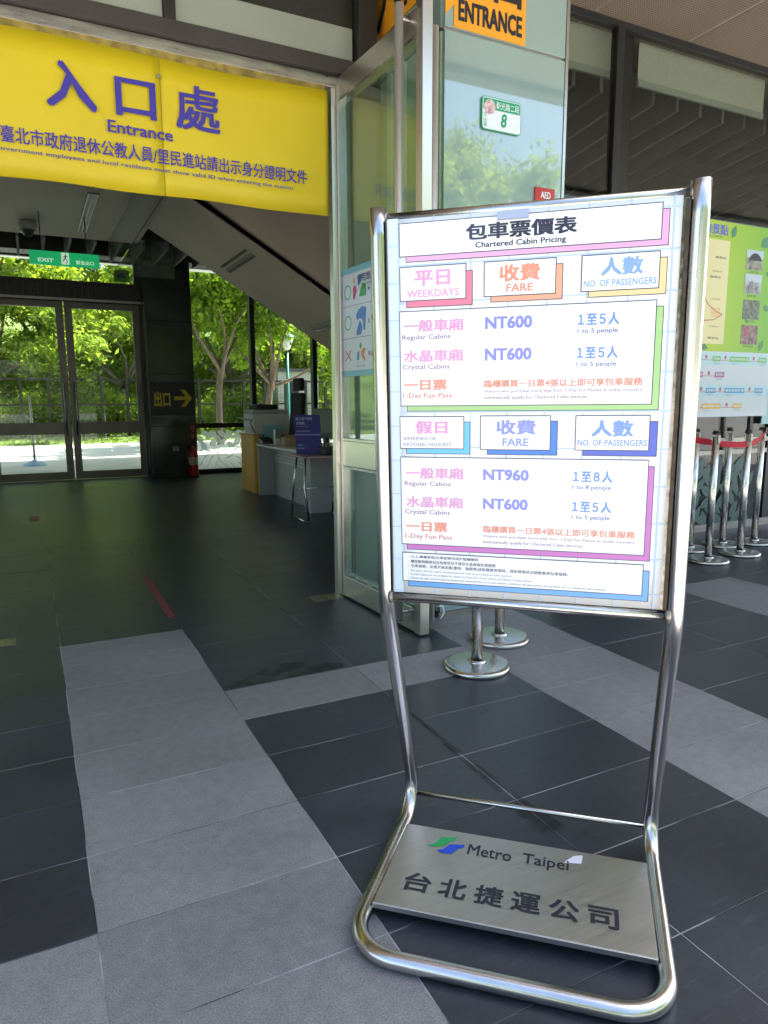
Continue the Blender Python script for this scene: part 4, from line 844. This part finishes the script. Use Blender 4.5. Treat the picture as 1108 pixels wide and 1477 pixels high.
for x, y, l in ((4.71, 3.84, 'leftmost belt post below the map board, partly behind the poster stand'), (4.50, 3.50, 'short-looking belt post second from the left below the map board'), (5.10, 3.84, 'belt post third from the left, below the white route diagram'),
                (4.93, 3.55, 'belt post under the right part of the map board'), (5.42, 3.78, 'rightmost belt post, at the right edge of the picture')): stanchion(s1, x, y, l)
be = thing('queue_belt', (4.9, 3.6, .88), 'sagging red belt strung between the steel posts on the right', 'belt')
mb = MB(); pts = [(4.3, 3.62, .93), (4.42, 3.58, .91), (4.62, 3.56, .88), (4.80, 3.54, .865), (4.95, 3.53, .872), (5.15, 3.60, .90), (5.42, 3.74, .955)]
pts = [Vector(p) for p in pts]; v = []
for k, p in enumerate(pts): tw = .012 * math.sin(k * 1.3); v += [p + Vector((0, tw, -.024)), p + Vector((0, -tw, .024))]
mb.add(v, [(2 * k, 2 * k + 2, 2 * k + 3, 2 * k + 1) for k in range(len(pts) - 1)], True); o = part('strap', mb, M['belt'], be); m_ = o.modifiers.new('s', 'SOLIDIFY'); m_.thickness = .002; ss = o.modifiers.new('sub', 'SUBSURF'); ss.levels = 1; ss.render_levels = 2
part('clip', MB().box(5.40, 5.44, 3.735, 3.76, .93, .98), M['black'], be)
hk = thing('belt_hook', (1.86, 3.06, .09), 'small white plastic hook dangling at the foot of the door pull bar', 'hook')
part('hook', MB().tube(fillet([(1.845, 3.04, .14), (1.875, 3.04, .14), (1.88, 3.035, .10), (1.855, 3.03, .075)], [.012, .012], 5), .004, 8), M['white'], hk)

# ------------------------------------------------------------------ counter and things on it
dk = thing('counter_desk', (2.95, 7.9, 0), 'grey laminate counter desk with slatted front behind the door frame', 'desk')
part('tabletop', MB().prism([(2.56, 7.02, .665), (2.50, 7.5, .665), (2.49, 8.0, .665), (2.52, 8.6, .665), (2.60, 8.86, .665), (3.3, 8.86, .665), (3.3, 7.02, .665)], (0, 0, .022)), M['white_plastic'], dk, .002)
part('front_panel', MB().box(2.80, 2.82, 7.25, 8.76, .0, .664), M['grey_lam'], dk)
for k in range(5): part('slat', MB().box(2.785, 2.7995, 7.27, 8.74, .44 + k * .042, .462 + k * .042), M['white_plastic'], dk)
part('end_leg', MB().box(2.60, 3.2, 8.765, 8.80, 0, .664), M['grey_lam'], dk); part('end_leg', MB().box(2.66, 3.2, 7.05, 7.245, 0, .664), M['grey_lam'], dk, .002)
yc = thing('yellow_cabinet', (2.9, 9.25, 0), 'yellow cabinet at the far end of the grey desk, carrying the printer', 'cabinet')
part('body', MB().box(2.60, 3.2, 8.95, 9.6, 0, .755), M['yellow_lam'], yc, .003); part('top', MB().box(2.58, 3.22, 8.93, 9.62, .756, .775), M['yellow_lam'], yc, .002); part('door', MB().box(2.594, 2.599, 8.98, 9.26, .05, .72), M['yellow_lam'], yc)
pr = thing('printer', (2.85, 9.25, .775), 'grey office printer on the yellow cabinet', 'printer')
part('body', MB().box(2.62, 3.12, 9.02, 9.5, .777, 1.05), M['white_plastic'], pr, .01); part('scanner_lid', MB().box(2.62, 3.12, 9.04, 9.5, 1.055, 1.10), M['grey_lam'], pr, .008)
part('document_feeder', MB().box(2.70, 3.0, 9.15, 9.48, 1.102, 1.17), M['black'], pr, .01); part('paper_tray', MB().box(2.60, 2.619, 9.06, 9.42, .80, .88), M['grey_lam'], pr); part('output_tray', MB().prism([(2.619, 9.1, .95), (2.5, 9.1, .99), (2.5, 9.1, 1.0), (2.619, 9.1, .97)], (0, .3, 0)), M['white_plastic'], pr)
part('cable', MB().tube(fillet([(2.61, 9.03, .98), (2.56, 8.99, .93), (2.60, 8.97, .85), (2.63, 8.98, .78)], [.03, .03], 5), .006, 6), M['black'], pr)
tp = thing('acrylic_notice', (2.75, 8.75, .69), 'teal printed notice leaning in front of the printer', 'notice'); part('sheet', MB().obox((2.66, 8.72, .688), (.9, -.3, 0), (0, .1, 1), (.3, 1, 0), (0, .25), (0, .22), (0, .005)), ink(70, 150, 170), tp)
gs = thing('paper_rack', (2.68, 8.3, .69), 'upright grey leaflet rack on the desk beside the cardboard box', 'rack')
part('back', MB().box(2.655, 2.72, 8.25, 8.262, .688, .87), M['fin'], gs); part('pocket', MB().box(2.655, 2.72, 8.22, 8.249, .688, .76), M['white_plastic'], gs); part('side', MB().box(2.648, 2.654, 8.2, 8.27, .688, .87), M['white_plastic'], gs)
cb = thing('cardboard_box', (2.72, 7.9, .69), 'small brown cardboard box on the grey desk', 'box')
part('carton', MB().box(2.64, 2.79, 7.82, 7.96, .688, .79), M['card'], cb, .002); part('flap', MB().obox((2.64, 7.82, .79), (1, 0, 0), (0, -.5, .5), (0, 0, 1), (0, .15), (0, .06), (0, .002)), M['card'], cb)
ph = thing('telephone', (2.62, 8.5, .69), 'black desk telephone at the far end of the grey desk', 'telephone')
part('body', MB().prism([(2.56, 8.42, .688), (2.56, 8.6, .688), (2.56, 8.6, .76), (2.56, 8.42, .71)], (.14, 0, 0)), M['black'], ph); part('handset', MB().tube([(2.575, 8.42, .745), (2.575, 8.5, .79), (2.575, 8.6, .785)], .018, 8), M['black'], ph)
ch = thing('office_chair', (3.0, 8.35, 0), 'black high-backed office chair behind the grey desk', 'chair')
part('backrest', MB().prism([(2.98, 8.30, .62), (3.06, 8.30, .62), (3.10, 8.30, 1.30), (3.04, 8.30, 1.32)], (0, .42, 0)), M['chair'], ch, .02)
part('headrest', MB().box(3.04, 3.11, 8.38, 8.64, 1.34, 1.50), M['chair'], ch, .02); part('seat', MB().box(3.08, 3.55, 8.28, 8.74, .42, .50), M['chair'], ch, .02); part('gas_lift', MB().tube([(3.3, 8.5, .08), (3.3, 8.5, .42)], .025, 10), M['black'], ch)
for k in range(5): part('leg', MB().tube([(3.3, 8.5, .1), (3.3 + .28 * math.cos(k * 1.2566), 8.5 + .28 * math.sin(k * 1.2566), .05)], .02, 6), M['black'], ch)
mo = thing('monitor', (3.0, 7.35, .69), 'black computer monitor seen from behind next to the blue sign', 'monitor')
part('screen_back', MB().box(2.93, 2.97, 7.08, 7.62, .80, 1.13), M['black'], mo, .01); part('stand', MB().box(2.955, 2.985, 7.30, 7.40, .70, .80), M['black'], mo); part('foot', MB().box(2.88, 3.06, 7.22, 7.48, .688, .70), M['black'], mo, .003)
ts = thing('side_table', (2.6, 6.7, 0), 'small metal-legged side table in front of the grey desk, carrying the blue sign', 'table')
part('tabletop', MB().box(2.36, 2.96, 6.42, 6.93, .655, .672), mat('pink_edge_laminate', (.45, .30, .30), .4), ts, .002)
def tleg(x, y0, y1):
    part('leg', MB().tube([(x, y0, .65), (x - .03, y0 - .04 * (1 if y0 < 6.7 else -1), .35), (x - .02, y1, .015)], .011, 8), M['steel'], ts)
tleg(2.42, 6.55, 6.43); tleg(2.42, 6.8, 6.94); tleg(2.88, 6.55, 6.43); tleg(2.88, 6.8, 6.94)
part('foot_bar', MB().tube([(2.40, 6.42, .014), (2.40, 6.95, .014)], .013, 8), M['steel'], ts); part('foot_bar', MB().tube([(2.86, 6.42, .014), (2.86, 6.95, .014)], .013, 8), M['steel'], ts); part('brace', MB().tube([(2.39, 6.52, .35), (2.85, 6.52, .35)], .008, 8), M['steel'], ts); part('brace', MB().tube([(2.39, 6.52, .33), (2.39, 6.86, .33)], .006, 8), M['steel'], ts)
bs = thing('blue_counter_sign', (2.55, 6.75, .672), 'violet blue upright information sign on the side table', 'sign')
bo_ = Vector((2.43, 6.84, .674)); bu = Vector((.86, -.5, 0)).normalized(); bz = Vector((-.02, .10, 1)).normalized(); bnn = bu.cross(bz).normalized()
part('board', MB().obox(bo_, bu, bnn, bz, (0, .27), (-.008, 0), (0, .40)), M['navy'], bs, .002)
def bl_(s, r, c=ink(190, 190, 235), b=.01): lettering(s, bo_ + bnn * .0012, bu, bz, r, c, bs, b)
bl_('線上電子發票', (.02, .345, .19, .375)); bl_('兌換處', (.02, .30, .11, .33)); bl_('Online ticket exchange', (.02, .275, .14, .288), b=0); bl_('請出示您的票券', (.02, .225, .16, .24), b=0)
bl_('服務中心', (.02, .08, .09, .10), ink(120, 180, 235)); bl_('Information', (.02, .05, .09, .068), ink(190, 190, 230), 0)
part('band', MB().obox(bo_ + bnn * .0006, bu, bnn, bz, (0, .27), (0, .0006), (.19, .205)), ink(110, 100, 200), bs)
cd = thing('card_reader', (2.72, 6.6, .672), 'black card terminal with a carrying handle on the side table', 'card reader')
part('body', MB().box(2.60, 2.82, 6.50, 6.66, .673, .755), M['black'], cd, .012); part('handle', MB().tube(fillet([(2.63, 6.52, .75), (2.63, 6.50, .795), (2.79, 6.50, .795), (2.79, 6.52, .75)], [.02, .02], 5), .010, 8), M['fin'], cd); part('slip', MB().box(2.74, 2.79, 6.494, 6.499, .69, .705), M['white'], cd)

# ------------------------------------------------------------------ the poster stand
O_ = Vector((.93475, 1.19212, 0)); TH = -.75265
u_ = Vector((math.cos(TH), math.sin(TH), 0)); n_ = Vector((-math.sin(TH), math.cos(TH), 0)); RO = .0055
def T(a, n, z): 
    a, z = a * math.cos(RO) - z * math.sin(RO), z * math.cos(RO) + a * math.sin(RO); return O_ + u_ * a + n_ * n + Vector((0, 0, z))
ps = thing('poster_stand', tuple(O_), 'tall stainless steel poster stand with a fare price board, standing in front', 'sign stand')
W2 = .333
raw = [(-W2, .065, 1.636), (-W2, .103, .715), (-W2, .392, .0195), (-W2, -.227, .0195), (W2, -.227, .0195), (W2, .392, .0195), (W2, .103, .715), (W2, .065, 1.636)]
path = fillet(raw, [.22, .085, .105, .105, .085, .22], 12)
# even subdivision of straight runs
pp = [path[0]]
for a, b in zip(path[:-1], path[1:]):
    n = max(1, int((b - a).length / .06)); pp += [a.lerp(b, k / n) for k in range(1, n + 1)]
part('tube_frame', MB().tube([T(*p) for p in pp], .0192, 28), M['steel_tube'], ps)
part('top_bar', MB().tube([T(-W2 + .012, .072, 1.613), T(0, .072, 1.613), T(W2 - .012, .072, 1.613)], .0125, 20), M['steel_tube'], ps)
part('bottom_bar', MB().tube([T(-W2 + .012, .096, .735), T(0, .096, .735), T(W2 - .012, .096, .735)], .0115, 20), M['steel_tube'], ps)
part('thin_rod', MB().tube([T(-W2 + .01, .360, .058), T(W2 - .01, .360, .058)], .0072, 12), M['steel_tube'], ps)
for s_ in (-1, 1):
    for zz, nn in ((1.613, .072), (.735, .096)):
        part('weld', MB().tube([T(s_ * (W2 - .021), nn, zz), T(s_ * (W2 - .014), nn, zz)], [.014, .018], 16), M['steel_dull'], ps)
def pbox(a0, a1, n0, n1, z0, z1, lean=True):
    mb = MB(); P = [T(a, n, z) for z in (z0, z1) for a, n in ((a0, n0), (a1, n0), (a1, n1), (a0, n1))]; return mb.add(P, [(0, 3, 2, 1), (4, 5, 6, 7), (0, 1, 5, 4), (1, 2, 6, 5), (2, 3, 7, 6), (3, 0, 4, 7)])
LN = (.065 - .103) / (1.648 - .715)           # the uprights lean very slightly
def nz(z): return .103 + (z - .715) * LN
def lean_box(a0, a1, d0, d1, z0, z1):
    mb = MB(); P = [T(a, nz(z) + d, z) for z in (z0, z1) for a, d in ((a0, d0), (a1, d0), (a1, d1), (a0, d1))]; return mb.add(P, [(0, 3, 2, 1), (4, 5, 6, 7), (0, 1, 5, 4), (1, 2, 6, 5), (2, 3, 7, 6), (3, 0, 4, 7)])
M['mirror'] = mat('mirror_backing', (.24, .22, .19), .22, 1, .5, 60, rvar=.08)
bk = part('backing_board', lean_box(-W2 + .022, W2 - .021, -.004, .006, .748, 1.607), M['mirror'], ps)
part('frame_channel', lean_box(-W2 + .0192, -W2 + .0215, -.012, .012, .748, 1.61), M['black'], ps); part('frame_channel', lean_box(W2 - .0255, W2 - .0185, -.012, .012, .748, 1.60), mat('tarnished_strip', (.06, .045, .035), .5, .6, .4, 40), ps)
PW, PH_ = .612, .862
A0, Z1 = -.3075 - .004, 1.610
def UV(u, v, d=0): z = Z1 - v * PH_ / 841; return T(A0 + u * PW / 594, nz(z) - .0062 - d, z)
po = MB(); n = 10; po.add([UV(594 * i / n, 841 * j / n, .0006 * math.sin(i * 1.7) * math.sin(j * .9)) for j in range(n + 1) for i in range(n + 1)], [(j * (n + 1) + i, j * (n + 1) + i + 1, (j + 1) * (n + 1) + i + 1, (j + 1) * (n + 1) + i)[::-1] for j in range(n) for i in range(n)], True)
poster = part('poster', po, M['paper'], ps); m_ = poster.modifiers.new('s', 'SOLIDIFY'); m_.thickness = .0012; m_.offset = -1
def rect(u0, v0, u1, v1, c, d, name): 
    k = 4; mb = MB(); mb.add([UV(u0 + (u1 - u0) * i / k, v0 + (v1 - v0) * j, d) for j in (0, 1) for i in range(k + 1)], [(i, i + 1, k + 2 + i, k + 1 + i)[::-1] for i in range(k)]); return part(name, mb, c, poster)
GL = ink(196, 218, 248); OUT = ink(62, 62, 92)
for k in range(8): rect(22 + k * 79.5, 0, 25 + k * 79.5, 841, GL if k else ink(205, 235, 250), .0010, 'grid_line')
for k in range(11): rect(0, 55 + k * 78, 24, 58 + k * 78, GL, .00105, 'grid_line'); rect(24, 18 + k * 79, 594, 21 + k * 79, GL, .00105, 'grid_line')
rect(0, 0, 23, 841, ink(225, 240, 252), .00095, 'edge_band')
def card(u0, v0, u1, v1, sh, off=(14, 12)):
    rect(u0 + off[0] - 1, v1 - 2, u1 + off[0] + 1, v1 + off[1] + 1, OUT, .0012, 'box_outline'); rect(u1 - 2, v0 + off[1] - 1, u1 + off[0] + 1, v1 + off[1], OUT, .0012, 'box_outline')
    rect(u0 + off[0] + .6, v0 + off[1] + .6, u1 + off[0] - .6, v1 + off[1] - .6, sh, .0015, 'box_shadow'); rect(u0 - 1.4, v0 - 1.4, u1 + 1.4, v1 + 1.4, OUT, .0018, 'box_outline'); rect(u0 + .5, v0 + .5, u1 - .5, v1 - .5, M['paper'], .0021, 'text_box')
card(28, 12, 557, 79, ink(238, 182, 220)); card(28, 102, 172, 172, ink(246, 134, 164), (14, 14)); card(212, 102, 358, 171, ink(255, 180, 150)); card(410, 102, 557, 171, ink(250, 222, 168))
card(26, 195, 555, 400, ink(180, 220, 148)); card(23, 425, 168, 496, ink(115, 205, 250)); card(206, 424, 355, 497, ink(62, 138, 226), (15, 11)); card(408, 424, 554, 496, ink(86, 108, 212), (16, 12))
card(23, 517, 556, 721, ink(212, 124, 204), (12, 13)); card(24, 743, 556, 811, ink(120, 185, 248), (13, 13))
def pt(s, u0, v0, u1, v1, c, bold=.02):
    v, f = glyphs(s, bold); xs = [p[0] for p in v]; ys = [p[1] for p in v]; x0, x1, y0, y1 = min(xs), max(xs), min(ys), max(ys)
    mb = MB(); mb.add([UV(u0 + (p[0] - x0) / (x1 - x0) * (u1 - u0), v1 - (p[1] - y0) / max(y1 - y0, 1e-6) * (v1 - v0), .0024 + p[2] * 3e-5) for p in v], f); part('lettering', mb, c, poster)
navy = ink(48, 46, 80); pink = ink(236, 170, 216); pinkd = ink(165, 118, 165); orr = ink(246, 158, 132); orl = ink(238, 155, 132); pur = ink(150, 152, 236); blu = ink(118, 158, 230); gr = ink(145, 95, 125)  # pale inks, with the wash of glare put into their colour
pt('包車票價表', 172, 23, 398, 56, navy, .045); pt('Chartered Cabin Pricing', 192, 60, 377, 75, navy, .028)
pt('平日', 60, 110, 139, 143, pink, .045); pt('WEEKDAYS', 43, 150, 158, 166, pink, .025); pt('收費', 243, 109, 327, 143, orr, .04); pt('FARE', 258, 148, 313, 164, orr, .03)
pt('人數', 447, 108, 527, 143, ink(145, 180, 240), .04); pt('NO. OF PASSENGERS', 414, 150, 553, 163, ink(140, 175, 238), .02)
for (va, vb, vc) in ((212, 277, 343), (539, 606, 667)):
    pt('一般車廂', 34, va + 1, 168, va + 27, pink, .04); pt('Regular Cabins', 31, va + 33, 139, va + 46, pinkd, .012)
    pt('水晶車廂', 34, vb + 1, 167, vb + 27, pink, .04); pt('Crystal Cabins', 31, vb + 32, 137, vb + 46, pinkd, .012)
    pt('一日票', 33, vc, 131, vc + 23, orr, .045); pt('1-Day Fun Pass', 31, vc + 29, 142, vc + 43, ink(225, 130, 118), .014)
    pt('臨櫃購買一日票4張以上即可享包車服務', 213, vc + 3, 537, vc + 19, orl, .03)
    pt('Visitors who purchase more than four 1-Day Fun Passes at ticket counters', 213, vc + 24, 536, vc + 32, gr, .006); pt('automatically qualify for Chartered Cabin services.', 213, vc + 37, 431, vc + 46, gr, .006)
pt('NT600', 214, 213, 313, 239, pur, .045); pt('NT600', 214, 279, 313, 305, pur, .045); pt('NT960', 212, 541, 312, 566, pur, .045); pt('NT600', 212, 607, 311, 632, pur, .045)
for s, v in (('1至5人', 214), ('1至5人', 281), ('1至8人', 541), ('1至5人', 607)): pt(s.translate({49: 0xff11, 53: 0xff15, 56: 0xff18}), 405, v, 486, v + 25, blu, .04); pt(s.replace('至', ' to ').replace('人', ' people'), 405, v + 31, 484, v + 43, ink(105, 110, 178), .014)
pt('假日', 58, 434, 132, 463, ink(238, 165, 218), .045); pt('WEEKENDS OR', 29, 470, 106, 478, ink(140, 125, 165), .008); pt('NATIONAL HOLIDAYS', 29, 483, 140, 491, ink(140, 125, 165), .008)
pt('收費', 240, 432, 325, 464, ink(150, 160, 238), .04); pt('FARE', 254, 472, 310, 489, ink(150, 165, 235), .03); pt('人數', 440, 433, 523, 468, ink(130, 165, 238), .04); pt('NO. OF PASSENGERS', 412, 474, 551, 487, ink(130, 160, 235), .02)
pt('・以上(專屬車廂)包車服務均須於臨櫃購買', 38, 748, 202, 756, navy, .01); pt('・纜車動物園南站及指南宮站不提供水晶車廂包車服務', 38, 759, 242, 767, navy, .01); pt('・包車服務，如遇天候因素(雷雨、強風等)或設備異常等時，得依現場狀況調整暫停包車服務。', 38, 770, 402, 779, navy, .01)
pt('・The above (Private cabin) chartered services must be purchased at ticket counters.', 38, 783, 280, 789, navy, 0); pt('・Crystal Cabins are not available for charter at Taipei Zoo South Station and Zhinan Temple Station.', 38, 792, 324, 798, navy, 0)
pt('・Chartered cabin services may be temporarily suspended due to on-site weather conditions (thunderstorms, strong winds, etc.) or equipment abnormalities.', 38, 801, 482, 807.5, navy, 0)
part('clear_tape', lean_box(-.065, .0, -.0195, -.012, 1.588, 1.604), ink(176, 188, 218), ps)
# base plate
def PB(x, y, d=0):
    f = y / 330; return T(-.3165 + x * .633 / 630 + (.0), -.094 + f * .335, .040 - .008 * f + d)
mb = MB(); P = [PB(0, 0), PB(630, 0), PB(630, 330), PB(0, 330)]; dn = Vector((0, 0, -.003)); mb.add(P + [p + dn for p in P], [(0, 1, 2, 3), (7, 6, 5, 4), (0, 4, 5, 1), (1, 5, 6, 2), (2, 6, 7, 3), (3, 7, 4, 0)])
fl = [PB(0, 0, -.0005), PB(630, 0, -.0005)]; d2 = Vector((0, 0, -.013)); nn_ = n_ * .0025
mb.add([fl[0] - nn_, fl[1] - nn_, fl[1] - nn_ + d2, fl[0] - nn_ + d2, fl[0], fl[1], fl[1] + d2, fl[0] + d2], [(3, 2, 1, 0), (4, 5, 6, 7), (0, 1, 5, 4), (2, 3, 7, 6), (1, 2, 6, 5), (3, 0, 4, 7)])
pl = part('base_plate', mb, M['plate'], ps, .0008)
def plate_text(s, x0, y0, x1, y1, c, bold):
    v, f = glyphs(s, bold); xs = [p[0] for p in v]; ys = [p[1] for p in v]; a0, a1, b0, b1 = min(xs), max(xs), min(ys), max(ys)
    mb = MB(); mb.add([PB(x0 + (p[0] - a0) / (a1 - a0) * (x1 - x0), y0 + (p[1] - b0) / (b1 - b0) * (y1 - y0), .0006 + p[2] * 3e-5) for p in v], f); part('lettering', mb, c, pl)
for k, c in enumerate('台北捷運公司'): plate_text(c, 52 + k * 87, 62, 52 + k * 87 + 68, 130, M['ink'], .028)
plate_text('Metro', 182, 238, 296, 284, M['ink'], .014); plate_text('Taipei', 324, 229, 440, 284, M['ink'], .014)
def pshape(P, c): mb = MB(); mb.add([PB(x, y, .0006) for x, y in P], [tuple(range(len(P)))]); part('logo_shape', mb, c, pl)
pshape([(74, 249), (91, 259), (104, 293), (144, 304), (144, 290), (130, 278), (118, 256), (89, 245)], mat('logo_green', (.02, .33, .09), .4))
pshape([(103, 234), (119, 241), (132, 267), (171, 276), (171, 264), (156, 254), (144, 228), (114, 225)], mat('logo_blue', (.01, .06, .50), .4))
pshape([(428, 272), (470, 279), (474, 316), (452, 308), (434, 284)], mat('torn_paper', (.75, .76, .8), .6))
